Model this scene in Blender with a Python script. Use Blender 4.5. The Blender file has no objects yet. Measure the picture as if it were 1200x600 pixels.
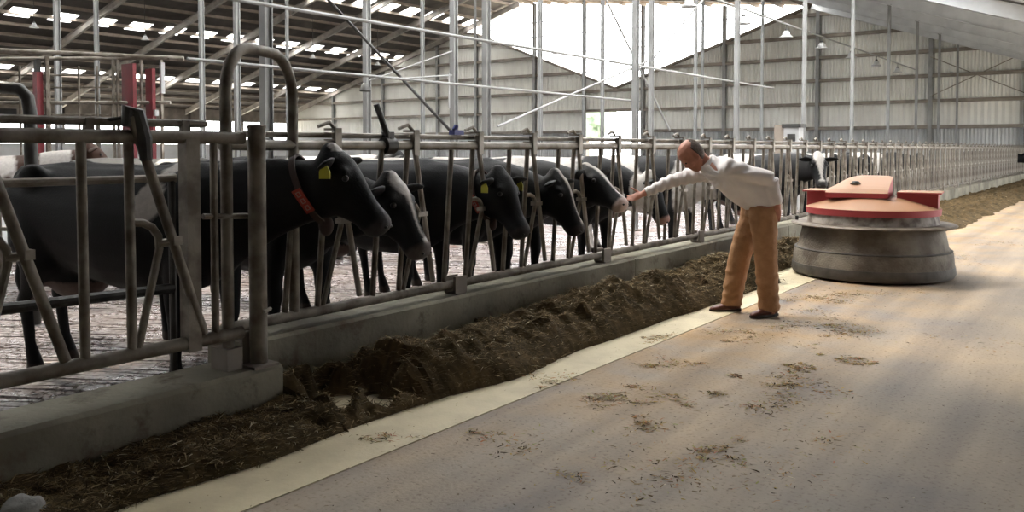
import bpy, bmesh, math, random
import numpy as np
from mathutils import Vector, Matrix, noise

random.seed(7); rng = np.random.default_rng(7)
S = bpy.context.scene
C = S.collection
PI = math.pi

# ------------------------------------------------------------------ camera
cam_d = bpy.data.cameras.new('camera'); cam = bpy.data.objects.new('camera', cam_d); C.objects.link(cam)
cam.location = (0, 0, 1.55)
cam.rotation_euler = (math.radians(88.0), 0, math.radians(36.3))
cam_d.sensor_width = 36.0; cam_d.lens = 30.0; cam_d.shift_y = -91.0 / 1200.0
cam_d.clip_end = 400
S.camera = cam
# ------------------------------------------------------------------ sky and exposure
W = bpy.data.worlds.new('overcast_sky'); S.world = W; W.use_nodes = True
wb = W.node_tree.nodes['Background']; wb.inputs[0].default_value = (0.97, 0.985, 1.0, 1); wb.inputs[1].default_value = 9.0
sun_d = bpy.data.lights.new('hazy_sun', 'SUN'); sun = bpy.data.objects.new('hazy_sun', sun_d); C.objects.link(sun)
sun_d.energy = 48.0; sun_d.angle = math.radians(12); sun_d.color = (1.0, 0.93, 0.80)
sun.rotation_euler = Vector((0.62, 0.02, -0.80)).to_track_quat('-Z', 'Y').to_euler()
S.view_settings.view_transform = 'Standard'; S.view_settings.look = 'None'
S.view_settings.exposure = 0.0; S.view_settings.gamma = 1.0; S.view_settings.use_curve_mapping = False

# ------------------------------------------------------------------ materials
MAT = {}
def mat(name, col, rough=0.6, metal=0.0, var=0.0, scale=6.0, bump=0.0, bscale=None, col2=None, fac=(0.35, 0.65), spec=0.5, detail=6.0, coat=0.0):
    """procedural material: two colours mixed by noise, optional fine bump"""
    m = bpy.data.materials.new(name); m.use_nodes = True; nt = m.node_tree; N = nt.nodes; L = nt.links
    b = N['Principled BSDF']; b.inputs['Roughness'].default_value = rough; b.inputs['Metallic'].default_value = metal
    b.inputs['Specular IOR Level'].default_value = spec
    if coat: b.inputs['Coat Weight'].default_value = coat
    tc = N.new('ShaderNodeTexCoord')
    if col2 is None: col2 = tuple(max(0, c * (1 - var)) for c in col)
    n = N.new('ShaderNodeTexNoise'); n.inputs['Scale'].default_value = scale; n.inputs['Detail'].default_value = detail
    L.new(tc.outputs['Object'], n.inputs['Vector'])
    r = N.new('ShaderNodeValToRGB'); e = r.color_ramp.elements
    e[0].position = fac[0]; e[0].color = (*col, 1); e[1].position = fac[1]; e[1].color = (*col2, 1)
    L.new(n.outputs['Fac'], r.inputs['Fac']); L.new(r.outputs['Color'], b.inputs['Base Color'])
    if bump:
        n2 = N.new('ShaderNodeTexNoise'); n2.inputs['Scale'].default_value = bscale or scale * 6; n2.inputs['Detail'].default_value = 4
        L.new(tc.outputs['Object'], n2.inputs['Vector'])
        bp = N.new('ShaderNodeBump'); bp.inputs['Strength'].default_value = bump; bp.inputs['Distance'].default_value = 0.02
        L.new(n2.outputs['Fac'], bp.inputs['Height']); L.new(bp.outputs['Normal'], b.inputs['Normal'])
    MAT[name] = m; return m

mat('galv', (0.31, 0.28, 0.24), 0.5, 0.25, scale=5, col2=(0.155, 0.13, 0.10), fac=(0.4, 0.62), bump=0.1)
mat('galv_dirty', (0.20, 0.175, 0.14), 0.6, 0.15, scale=7, col2=(0.085, 0.066, 0.046), fac=(0.4, 0.62), bump=0.15)
mat('galv_far', (0.30, 0.30, 0.295), 0.5, 0.1, scale=2, col2=(0.21, 0.21, 0.205))
mat('steel_dark', (0.06, 0.058, 0.055), 0.5, 0.4, scale=8, col2=(0.03, 0.028, 0.026))
mat('wall_sheet', (0.76, 0.755, 0.71), 0.6, 0.0, scale=0.7, col2=(0.66, 0.645, 0.60))
mat('wall_sheet_grey', (0.50, 0.51, 0.51), 0.6, 0.0, scale=0.7, col2=(0.40, 0.40, 0.39))
mat('girt', (0.26, 0.225, 0.19), 0.7, 0, scale=2, col2=(0.17, 0.145, 0.12))
mat('roof_sheet', (0.13, 0.114, 0.103), 0.85, 0, scale=1.2, col2=(0.09, 0.079, 0.072))
mat('roof_sheet_grey', (0.15, 0.15, 0.147), 0.8, 0, scale=1.2, col2=(0.10, 0.10, 0.098))
mat('rafter_lit', (0.72, 0.73, 0.74), 0.5, 0, scale=2, col2=(0.6, 0.61, 0.62))  # paler copy of the rafter steel, light on its faces put into the colour
mat('roof_daylit', (0.26, 0.165, 0.105), 0.8, 0, scale=1.0, col2=(0.17, 0.11, 0.075))  # orange-brown of light coming in from outside, put into the sheet colour
mat('purlin', (0.31, 0.26, 0.215), 0.7, 0, scale=2, col2=(0.23, 0.19, 0.155))
mat('purlin_grey', (0.15, 0.15, 0.148), 0.7, 0, scale=2, col2=(0.11, 0.11, 0.108))
mat('rafter', (0.45, 0.41, 0.37), 0.55, 0.1, scale=2, col2=(0.28, 0.26, 0.24))
mat('red_paint', (0.20, 0.013, 0.022), 0.42, 0, scale=5, col2=(0.14, 0.011, 0.016))
mat('black_rubber', (0.018, 0.017, 0.016), 0.6, scale=10, col2=(0.03, 0.027, 0.024))
mat('lamp_white', (0.42, 0.42, 0.42), 0.4)
mat('hoof', (0.03, 0.024, 0.02), 0.6)
mat('ear_tag_yellow', (0.50, 0.47, 0.04), 0.5)
mat('collar', (0.05, 0.03, 0.025), 0.8)
mat('tag_red', (0.30, 0.035, 0.02), 0.6)
mat('tag_print', (0.30, 0.20, 0.17), 0.7)
mat('eye_dark', (0.006, 0.005, 0.004), 0.35)
mat('shirt', (0.74, 0.70, 0.70), 0.85, scale=9, col2=(0.68, 0.64, 0.645), bump=0.25, bscale=22)
mat('trousers', (0.43, 0.235, 0.12), 0.85, scale=14, col2=(0.36, 0.19, 0.092), bump=0.5, bscale=16)
mat('shoe', (0.17, 0.052, 0.034), 0.32, scale=12, col2=(0.10, 0.03, 0.02))
mat('sole', (0.03, 0.02, 0.016), 0.7)
mat('skin', (0.46, 0.20, 0.135), 0.5, scale=14, col2=(0.38, 0.15, 0.10))
mat('hair', (0.055, 0.035, 0.024), 0.7, scale=60, col2=(0.11, 0.075, 0.055), bump=0.5, bscale=140)
mat('stone', (0.26, 0.255, 0.24), 0.85, scale=9, col2=(0.17, 0.165, 0.155), bump=0.4)
mat('blue_plastic', (0.05, 0.06, 0.25), 0.5)
mat('grass_out', (0.34, 0.32, 0.28), 0.9, scale=0.3, col2=(0.27, 0.26, 0.22))
mat('leaf_out', (0.30, 0.38, 0.29), 0.9, scale=3, col2=(0.22, 0.30, 0.22))

def translucent(name, col):
    m = bpy.data.materials.new(name); m.use_nodes = True; nt = m.node_tree; nt.nodes.clear()
    o = nt.nodes.new('ShaderNodeOutputMaterial'); t = nt.nodes.new('ShaderNodeBsdfTranslucent'); t.inputs[0].default_value = (*col, 1)
    d = nt.nodes.new('ShaderNodeBsdfTransparent'); d.inputs[0].default_value = (0.9, 0.9, 0.9, 1)
    x = nt.nodes.new('ShaderNodeMixShader'); x.inputs[0].default_value = 0.35
    tc = nt.nodes.new('ShaderNodeTexCoord'); n = nt.nodes.new('ShaderNodeTexNoise'); n.inputs['Scale'].default_value = 1.5
    r = nt.nodes.new('ShaderNodeMapRange'); r.inputs[3].default_value = 0.25; r.inputs[4].default_value = 0.45
    nt.links.new(tc.outputs['Object'], n.inputs['Vector']); nt.links.new(n.outputs['Fac'], r.inputs[0]); nt.links.new(r.outputs[0], x.inputs[0])
    nt.links.new(t.outputs[0], x.inputs[1]); nt.links.new(d.outputs[0], x.inputs[2]); nt.links.new(x.outputs[0], o.inputs[0])
    MAT[name] = m
translucent('skylight_sheet', (0.9, 0.92, 0.95))

def attr_mat(name, rough, bump=0.0, bscale=120.0, spec=0.4, sheen=0.0):
    m = bpy.data.materials.new(name); m.use_nodes = True; nt = m.node_tree; b = nt.nodes['Principled BSDF']
    a = nt.nodes.new('ShaderNodeAttribute'); a.attribute_name = 'Col'
    tc = nt.nodes.new('ShaderNodeTexCoord'); n = nt.nodes.new('ShaderNodeTexNoise'); n.inputs['Scale'].default_value = 30
    nt.links.new(tc.outputs['Object'], n.inputs['Vector'])
    mr = nt.nodes.new('ShaderNodeMapRange'); mr.inputs[3].default_value = 0.75; mr.inputs[4].default_value = 1.2
    nt.links.new(n.outputs['Fac'], mr.inputs[0])
    mx = nt.nodes.new('ShaderNodeVectorMath'); mx.operation = 'SCALE'
    nt.links.new(a.outputs['Color'], mx.inputs[0]); nt.links.new(mr.outputs[0], mx.inputs['Scale'])
    nt.links.new(mx.outputs[0], b.inputs['Base Color']); b.inputs['Roughness'].default_value = rough
    b.inputs['Specular IOR Level'].default_value = spec
    if bump:
        n2 = nt.nodes.new('ShaderNodeTexNoise'); n2.inputs['Scale'].default_value = bscale
        nt.links.new(tc.outputs['Object'], n2.inputs['Vector'])
        bp = nt.nodes.new('ShaderNodeBump'); bp.inputs['Strength'].default_value = bump; bp.inputs['Distance'].default_value = 0.01
        nt.links.new(n2.outputs['Fac'], bp.inputs['Height']); nt.links.new(bp.outputs['Normal'], b.inputs['Normal'])
    MAT[name] = m
attr_mat('cow_hide', 0.65, 0.25, 90, spec=0.22)
attr_mat('forage', 0.95, spec=0.1)
attr_mat('skin_body', 0.5)

def ramp(nt, stops):
    r = nt.nodes.new('ShaderNodeValToRGB'); el = r.color_ramp.elements
    while len(el) < len(stops): el.new(0.5)
    for e, (p, c) in zip(el, stops): e.position = p; e.color = (*c, 1)
    return r

def alley_floor_mat():
    m = bpy.data.materials.new('alley_concrete'); m.use_nodes = True; nt = m.node_tree; L = nt.links; b = nt.nodes['Principled BSDF']
    tc = nt.nodes.new('ShaderNodeTexCoord')
    n1 = nt.nodes.new('ShaderNodeTexNoise'); n1.inputs['Scale'].default_value = 0.55; n1.inputs['Detail'].default_value = 5
    L.new(tc.outputs['Object'], n1.inputs['Vector'])
    r1 = ramp(nt, [(0.36, (0.25, 0.22, 0.195)), (0.5, (0.33, 0.275, 0.22)), (0.66, (0.43, 0.335, 0.235))])
    L.new(n1.outputs['Fac'], r1.inputs['Fac'])
    # feed dust trodden along the strip, fading into the alley
    sx = nt.nodes.new('ShaderNodeSeparateXYZ'); L.new(tc.outputs['Object'], sx.inputs[0])
    n2 = nt.nodes.new('ShaderNodeTexNoise'); n2.inputs['Scale'].default_value = 2.2; n2.inputs['Detail'].default_value = 8
    L.new(tc.outputs['Object'], n2.inputs['Vector'])
    mr = nt.nodes.new('ShaderNodeMapRange'); mr.inputs[1].default_value = -1.0; mr.inputs[2].default_value = -3.2
    L.new(sx.outputs[0], mr.inputs[0])
    mr2 = nt.nodes.new('ShaderNodeMapRange'); mr2.inputs[1].default_value = 2.0; mr2.inputs[2].default_value = 7.0
    L.new(sx.outputs[1], mr2.inputs[0])
    mu = nt.nodes.new('ShaderNodeMath'); mu.operation = 'MULTIPLY'; L.new(mr.outputs[0], mu.inputs[0]); L.new(mr2.outputs[0], mu.inputs[1])
    r2 = ramp(nt, [(0.35, (0, 0, 0)), (0.68, (1, 1, 1))]); L.new(n2.outputs['Fac'], r2.inputs['Fac'])
    mu2 = nt.nodes.new('ShaderNodeMath'); mu2.operation = 'MULTIPLY'; L.new(mu.outputs[0], mu2.inputs[0]); L.new(r2.outputs['Color'], mu2.inputs[1])
    mx = nt.nodes.new('ShaderNodeMix'); mx.data_type = 'RGBA'
    L.new(mu2.outputs[0], mx.inputs['Factor']); L.new(r1.outputs['Color'], mx.inputs['A']); mx.inputs['B'].default_value = (0.40, 0.25, 0.11, 1)
    # fine speckle and tyre streaks along the alley
    mp = nt.nodes.new('ShaderNodeMapping'); mp.inputs['Scale'].default_value = (3.2, 0.22, 1); L.new(tc.outputs['Object'], mp.inputs[0])
    n3 = nt.nodes.new('ShaderNodeTexNoise'); n3.inputs['Scale'].default_value = 1.0; n3.inputs['Detail'].default_value = 6; L.new(mp.outputs[0], n3.inputs['Vector'])
    r3 = ramp(nt, [(0.35, (0.74, 0.74, 0.77)), (0.62, (1.08, 1.06, 1.03))]); L.new(n3.outputs['Fac'], r3.inputs['Fac'])
    m1 = nt.nodes.new('ShaderNodeMix'); m1.data_type = 'RGBA'; m1.blend_type = 'MULTIPLY'; m1.inputs['Factor'].default_value = 1
    L.new(mx.outputs['Result'], m1.inputs['A']); L.new(r3.outputs['Color'], m1.inputs['B'])
    n4 = nt.nodes.new('ShaderNodeTexNoise'); n4.inputs['Scale'].default_value = 45; n4.inputs['Detail'].default_value = 3; L.new(tc.outputs['Object'], n4.inputs['Vector'])
    r4 = ramp(nt, [(0.30, (0.62, 0.58, 0.52)), (0.42, (1, 1, 1)), (0.75, (1.1, 1.1, 1.1))]); L.new(n4.outputs['Fac'], r4.inputs['Fac'])
    m2 = nt.nodes.new('ShaderNodeMix'); m2.data_type = 'RGBA'; m2.blend_type = 'MULTIPLY'; m2.inputs['Factor'].default_value = 0.8
    L.new(m1.outputs['Result'], m2.inputs['A']); L.new(r4.outputs['Color'], m2.inputs['B'])
    L.new(m2.outputs['Result'], b.inputs['Base Color']); b.inputs['Roughness'].default_value = 0.75; b.inputs['Specular IOR Level'].default_value = 0.3
    bp = nt.nodes.new('ShaderNodeBump'); bp.inputs['Strength'].default_value = 0.25; bp.inputs['Distance'].default_value = 0.01
    L.new(n4.outputs['Fac'], bp.inputs['Height']); L.new(bp.outputs['Normal'], b.inputs['Normal'])
    MAT['alley'] = m
alley_floor_mat()
mat('strip_paint', (0.57, 0.485, 0.315), 0.65, scale=3.5, col2=(0.40, 0.33, 0.215), fac=(0.42, 0.78), bump=0.1, bscale=60)

def kerb_mat():
    m = mat('kerb_concrete', (0.27, 0.25, 0.19), 0.85, scale=1.3, col2=(0.145, 0.13, 0.095), fac=(0.40, 0.62), bump=0.3, bscale=25, detail=10)
    nt = m.node_tree; L = nt.links; b = nt.nodes['Principled BSDF']
    src = b.inputs['Base Color'].links[0].from_socket
    tc = [n for n in nt.nodes if n.type == 'TEX_COORD'][0]
    n = nt.nodes.new('ShaderNodeTexNoise'); n.inputs['Scale'].default_value = 4.0; n.inputs['Detail'].default_value = 10; n.inputs['Roughness'].default_value = 0.7
    L.new(tc.outputs['Object'], n.inputs['Vector'])
    r = ramp(nt, [(0.54, (0, 0, 0)), (0.68, (1, 1, 1))]); L.new(n.outputs['Fac'], r.inputs['Fac'])
    mx = nt.nodes.new('ShaderNodeMix'); mx.data_type = 'RGBA'; L.new(r.outputs['Color'], mx.inputs['Factor'])
    L.new(src, mx.inputs['A']); mx.inputs['B'].default_value = (0.10, 0.07, 0.045, 1); L.new(mx.outputs['Result'], b.inputs['Base Color'])
kerb_mat()

def wet_floor_mat():
    m = bpy.data.materials.new('wet_slats'); m.use_nodes = True; nt = m.node_tree; L = nt.links; b = nt.nodes['Principled BSDF']
    tc = nt.nodes.new('ShaderNodeTexCoord')
    n1 = nt.nodes.new('ShaderNodeTexNoise'); n1.inputs['Scale'].default_value = 1.4; n1.inputs['Detail'].default_value = 7; L.new(tc.outputs['Object'], n1.inputs['Vector'])
    r1 = ramp(nt, [(0.38, (0.27, 0.25, 0.255)), (0.55, (0.20, 0.175, 0.17)), (0.70, (0.16, 0.09, 0.06))]); L.new(n1.outputs['Fac'], r1.inputs['Fac'])
    L.new(r1.outputs['Color'], b.inputs['Base Color'])
    r2 = ramp(nt, [(0.35, (0.12, 0.12, 0.12)), (0.7, (0.5, 0.5, 0.5))]); L.new(n1.outputs['Fac'], r2.inputs['Fac']); L.new(r2.outputs['Color'], b.inputs['Roughness'])
    b.inputs['Specular IOR Level'].default_value = 0.9
    n2 = nt.nodes.new('ShaderNodeTexNoise'); n2.inputs['Scale'].default_value = 14; n2.inputs['Detail'].default_value = 5; L.new(tc.outputs['Object'], n2.inputs['Vector'])
    n3 = nt.nodes.new('ShaderNodeTexNoise'); n3.inputs['Scale'].default_value = 22; n3.inputs['Detail'].default_value = 6; L.new(tc.outputs['Object'], n3.inputs['Vector'])
    r3 = ramp(nt, [(0.42, (0.35, 0.27, 0.22)), (0.56, (1.25, 1.2, 1.2))]); L.new(n3.outputs['Fac'], r3.inputs['Fac'])
    mm = nt.nodes.new('ShaderNodeMix'); mm.data_type = 'RGBA'; mm.blend_type = 'MULTIPLY'; mm.inputs['Factor'].default_value = 1
    L.new(r1.outputs['Color'], mm.inputs['A']); L.new(r3.outputs['Color'], mm.inputs['B']); L.new(mm.outputs['Result'], b.inputs['Base Color'])
    bp = nt.nodes.new('ShaderNodeBump'); bp.inputs['Strength'].default_value = 0.5; bp.inputs['Distance'].default_value = 0.02
    L.new(n2.outputs['Fac'], bp.inputs['Height']); L.new(bp.outputs['Normal'], b.inputs['Normal'])
    MAT['wet_slats'] = m
wet_floor_mat()

def dusty_mat(name, base, dust, lo, hi, rough=0.6, noisescale=4.0):
    """dust lying on faces that look upward, thinned by noise; grime streaks on the sides"""
    m = bpy.data.materials.new(name); m.use_nodes = True; nt = m.node_tree; L = nt.links; b = nt.nodes['Principled BSDF']
    g = nt.nodes.new('ShaderNodeNewGeometry'); s = nt.nodes.new('ShaderNodeSeparateXYZ'); L.new(g.outputs['Normal'], s.inputs[0])
    tc = nt.nodes.new('ShaderNodeTexCoord'); n = nt.nodes.new('ShaderNodeTexNoise'); n.inputs['Scale'].default_value = noisescale; n.inputs['Detail'].default_value = 8
    L.new(tc.outputs['Object'], n.inputs['Vector'])
    a = nt.nodes.new('ShaderNodeMath'); a.operation = 'MULTIPLY_ADD'; L.new(n.outputs['Fac'], a.inputs[0]); a.inputs[1].default_value = 0.7; L.new(s.outputs[2], a.inputs[2])
    mr = nt.nodes.new('ShaderNodeMapRange'); mr.inputs[1].default_value = lo; mr.inputs[2].default_value = hi; L.new(a.outputs[0], mr.inputs[0])
    mx = nt.nodes.new('ShaderNodeMix'); mx.data_type = 'RGBA'; L.new(mr.outputs[0], mx.inputs['Factor'])
    mx.inputs['A'].default_value = (*base, 1); mx.inputs['B'].default_value = (*dust, 1)
    L.new(mx.outputs['Result'], b.inputs['Base Color']); b.inputs['Roughness'].default_value = rough
    MAT[name] = m
dusty_mat('robot_red', (0.34, 0.038, 0.04), (0.33, 0.17, 0.09), 0.45, 1.1)
mat('robot_skirt', (0.21, 0.18, 0.14), 0.8, scale=2.6, col2=(0.085, 0.066, 0.048), fac=(0.38, 0.60), bump=0.5, bscale=45, detail=12)
mat('robot_band', (0.10, 0.09, 0.078), 0.7, scale=5, col2=(0.05, 0.043, 0.036), bump=0.2)
mat('robot_ring', (0.17, 0.135, 0.10), 0.6, 0.2, scale=8, col2=(0.09, 0.07, 0.055))
mat('robot_neck', (0.33, 0.29, 0.25), 0.8, scale=7, col2=(0.10, 0.075, 0.06), fac=(0.4, 0.6))

# ------------------------------------------------------------------ mesh helpers
class MB:
    def __init__(s): s.v = []; s.f = []
    def add(s, vs, fs):
        o = len(s.v); s.v += [tuple(v) for v in vs]; s.f += [tuple(i + o for i in f) for f in fs]; return s
    def box(s, lo, hi):
        x0, y0, z0 = lo; x1, y1, z1 = hi
        return s.add([(x0,y0,z0),(x1,y0,z0),(x1,y1,z0),(x0,y1,z0),(x0,y0,z1),(x1,y0,z1),(x1,y1,z1),(x0,y1,z1)],
                     [(0,3,2,1),(4,5,6,7),(0,1,5,4),(1,2,6,5),(2,3,7,6),(3,0,4,7)])
    def beam(s, a, b, w, h, up=(0, 0, 1)):
        """rectangular bar from a to b, w across, h along 'up'"""
        a = Vector(a); b = Vector(b); t = (b - a).normalized(); sd = t.cross(Vector(up))
        if sd.length < 1e-4: sd = t.cross(Vector((0, 1, 0)))
        sd.normalize(); u = sd.cross(t)
        vs = [p + sd * (w / 2) * i + u * (h / 2) * j for p in (a, b) for i, j in ((-1, -1), (1, -1), (1, 1), (-1, 1))]
        return s.add(vs, [(0,1,2,3),(7,6,5,4),(0,4,5,1),(1,5,6,2),(2,6,7,3),(3,7,4,0)])
    def ibeam(s, a, b, w, h, t=0.02, up=(0, 0, 1)):
        a = Vector(a); b = Vector(b); d = (b - a).normalized(); sd = d.cross(Vector(up)).normalized(); u = sd.cross(d)
        s.beam(a + u * (h / 2), b + u * (h / 2), w, t, u); s.beam(a - u * (h / 2), b - u * (h / 2), w, t, u); s.beam(a, b, t, h, u); return s
    def tube(s, pts, r, seg=8, cap=True):
        P = [Vector(p) for p in pts]; n = len(P); R = r if isinstance(r, (list, tuple)) else [r] * n
        T = []
        for i in range(n):
            a = P[max(i - 1, 0)]; b = P[min(i + 1, n - 1)]; T.append((b - a).normalized())
        ref = Vector((0, 0, 1)) if abs(T[0].z) < 0.9 else Vector((1, 0, 0))
        u = T[0].cross(ref).normalized(); vs = []
        for i in range(n):
            if i:
                q = T[i - 1].rotation_difference(T[i]); u = q @ u
            w = T[i].cross(u).normalized()
            for k in range(seg):
                a = 2 * PI * k / seg; vs.append(P[i] + (u * math.cos(a) + w * math.sin(a)) * R[i])
        fs = [(i * seg + k, i * seg + (k + 1) % seg, (i + 1) * seg + (k + 1) % seg, (i + 1) * seg + k) for i in range(n - 1) for k in range(seg)]
        if cap: fs += [tuple(reversed(range(seg))), tuple((n - 1) * seg + k for k in range(seg))]
        return s.add(vs, fs)
    def lathe(s, prof, seg=48, c=(0, 0, 0)):
        n = len(prof); vs = [(c[0] + r * math.cos(2 * PI * k / seg), c[1] + r * math.sin(2 * PI * k / seg), c[2] + z) for r, z in prof for k in range(seg)]
        fs = [(i * seg + k, i * seg + (k + 1) % seg, (i + 1) * seg + (k + 1) % seg, (i + 1) * seg + k) for i in range(n - 1) for k in range(seg)]
        fs += [tuple(reversed(range(seg))), tuple((n - 1) * seg + k for k in range(seg))]
        return s.add(vs, fs)
    def prism(s, poly, z0, z1):
        n = len(poly); zf = (lambda v: v if not callable(v) else None)
        a = [(x, y, z0(x, y) if callable(z0) else z0) for x, y in poly]; b = [(x, y, z1(x, y) if callable(z1) else z1) for x, y in poly]
        return s.add(a + b, [tuple(reversed(range(n))), tuple(range(n, 2 * n))] + [(i, (i + 1) % n, n + (i + 1) % n, n + i) for i in range(n)])
    def loft(s, secs, seg=14):
        """secs: (centre, side vector, normal vector, half width, half height)"""
        n = len(secs); vs = []
        for c, sd, nm, w, h in secs:
            c = Vector(c); sd = Vector(sd).normalized(); nm = Vector(nm).normalized()
            for k in range(seg):
                a = 2 * PI * k / seg; vs.append(c + sd * (w * math.cos(a)) + nm * (h * math.sin(a)))
        fs = [(i * seg + k, i * seg + (k + 1) % seg, (i + 1) * seg + (k + 1) % seg, (i + 1) * seg + k) for i in range(n - 1) for k in range(seg)]
        fs += [tuple(reversed(range(seg))), tuple((n - 1) * seg + k for k in range(seg))]
        return s.add(vs, fs)
    def ball(s, c, r, seg=12, rings=8, m=None):
        r = (r, r, r) if not isinstance(r, (tuple, list)) else r; vs = []; c = Vector(c)
        for i in range(rings + 1):
            ph = PI * i / rings
            for k in range(seg):
                a = 2 * PI * k / seg; v = Vector((r[0] * math.sin(ph) * math.cos(a), r[1] * math.sin(ph) * math.sin(a), r[2] * math.cos(ph)))
                if m is not None: v = m @ v
                vs.append(c + v)
        fs = [(i * seg + k, (i + 1) * seg + k, (i + 1) * seg + (k + 1) % seg, i * seg + (k + 1) % seg) for i in range(rings) for k in range(seg)]
        return s.add(vs, fs)
    def mesh(s, name, material, smooth=False, fix=True):
        me = bpy.data.meshes.new(name); me.from_pydata(s.v, [], s.f)
        if fix:
            bm = bmesh.new(); bm.from_mesh(me); bmesh.ops.remove_doubles(bm, verts=bm.verts, dist=1e-5)
            bmesh.ops.recalc_face_normals(bm, faces=bm.faces); bm.to_mesh(me); bm.free()
        if material: me.materials.append(MAT[material])
        if smooth:
            me.polygons.foreach_set('use_smooth', [True] * len(me.polygons))
            if smooth == 'auto':
                bm = bmesh.new(); bm.from_mesh(me)
                for e in bm.edges:
                    if len(e.link_faces) == 2 and e.calc_face_angle(0) > 0.6: e.smooth = False
                bm.to_mesh(me); bm.free()
        return me
    def build(s, name, material, parent=None, smooth=False, loc=None):
        return link(name, s.mesh(name, material, smooth), parent, loc)

def link(name, me, parent=None, loc=None, rot=None):
    o = bpy.data.objects.new(name, me); C.objects.link(o)
    if parent: o.parent = parent
    if loc is not None: o.location = loc
    if rot is not None: o.rotation_euler = rot
    return o
def tag(o, label, cat, group=None):
    o['label'] = label; o['category'] = cat
    if group: o['group'] = group
    return o
def thing(name, label, cat, loc=(0, 0, 0), rz=0.0, group=None):
    o = link(name, None, None, loc, (0, 0, rz)); return tag(o, label, cat, group)
def struct(name, mb, m, smooth=False, loc=None):
    o = mb.build(name, m, None, smooth, loc); o['kind'] = 'structure'; return o
def struct_root(name, loc=(0, 0, 0)):
    o = link(name, None, None, loc); o['kind'] = 'structure'; return o

def remeshed(mb, voxel, name, smooth_iter=4, fac=0.5):
    """union of the shapes in mb as one continuous skin"""
    me = mb.mesh(name + '_src', None); o = bpy.data.objects.new(name + '_src', me); C.objects.link(o)
    r = o.modifiers.new('r', 'REMESH'); r.mode = 'VOXEL'; r.voxel_size = voxel
    sm = o.modifiers.new('s', 'SMOOTH'); sm.iterations = smooth_iter; sm.factor = fac
    dg = bpy.context.evaluated_depsgraph_get(); out = bpy.data.meshes.new_from_object(o.evaluated_get(dg)); out.name = name
    bpy.data.objects.remove(o); bpy.data.meshes.remove(me)
    out.polygons.foreach_set('use_smooth', [True] * len(out.polygons))
    return out
def colour(me, fn):
    a = me.color_attributes.new('Col', 'FLOAT_COLOR', 'POINT')
    data = np.ones((len(me.vertices), 4), np.float32)
    for i, v in enumerate(me.vertices): data[i, :3] = fn(v.co)
    a.data.foreach_set('color', data.ravel())

# ================================================================== FLOORS AND KERBS
YF = 50.0                                  # far gable wall
XS, XK, XB, XF = -3.05, -4.35, -3.97, -4.45
struct('floor', MB().box((XS, -8, -0.2), (3.4, YF, 0.0)), 'alley')
struct('trim_1', MB().box((XK - 0.02, -8, -0.2), (XS, YF, 0.006)), 'strip_paint')
# kerbs with chamfered top edge, cast in lengths with joints
def kerb(name, xf, y0, y1, top, step):
    root = struct_root(name, (xf, y0, 0))
    y = y0; i = 0
    while y < y1 - 0.01:
        ye = min(y + step, y1)
        g = 0.006; poly = [(0, 0), (0, top - 0.02), (-0.025, top), (-0.36, top), (-0.36, 0)]
        mb = MB(); n = 5
        vs = [(x, yy, z) for yy in (y - y0 + (g if i else 0), ye - y0 - g) for x, z in poly]
        mb.add(vs, [tuple(range(n)), tuple(reversed(range(n, 2 * n)))] + [(k, n + k, n + (k + 1) % n, (k + 1) % n) for k in range(n)])
        mb.build('kerb_block', 'kerb_concrete', root); y = ye; i += 1
    return root
kerb('wall_kerb', XK, 3.17, YF, 0.372, 5.0)
kerb('wall_gate_kerb', XB, -8, 3.17, 0.305, 11.17)
# slatted cow floor, wet with slurry: concrete beams with open slots between them
mb = MB()
mb.box((-62, -8, -0.25), (XK - 0.30, YF, -0.09)); mb.box((-62, -8, -0.09), (-14.4, YF, -0.002)); mb.box((-14.5, 19.6, -0.09), (XK - 0.30, YF, -0.002))
mat('slurry', (0.03, 0.025, 0.02), 0.3)
struct('floor_slab', mb, 'slurry')
ca, sa = math.cos(math.radians(30)), math.sin(math.radians(30))
mb = MB(); xa, xb_ = -14.5, XK - 0.34; ns = 40
for i in range(-100, 250):
    # slats about 0.08 m wide with ragged, slurry-crusted slots, laid at an angle to the feed fence
    off = i * 0.102; vs = []
    for k in range(ns + 1):
        x = xa + (xb_ - xa) * k / ns; y = off + (x + 4.7) * sa / ca
        j0 = random.uniform(-.011, .011); j1 = random.uniform(-.011, .011); z = random.uniform(-.005, .004)
        vs += [(x, y - .01, -0.09), (x, y + j0, z), (x, y + .041, z + random.uniform(-.004, .008)), (x, y + .084 + j1, z), (x, y + .09, -0.09)]
    mb.add(vs, [(5 * k + q, 5 * k + q + 1, 5 * k + q + 6, 5 * k + q + 5) for k in range(ns) for q in range(4)])
o = struct('floor_slats', mb, 'wet_slats')
o['kind'] = 'structure'
# ground outside
struct('floor_yard', MB().box((-200, -60, -0.6), (200, 200, -0.26)), 'grass_out')

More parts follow.
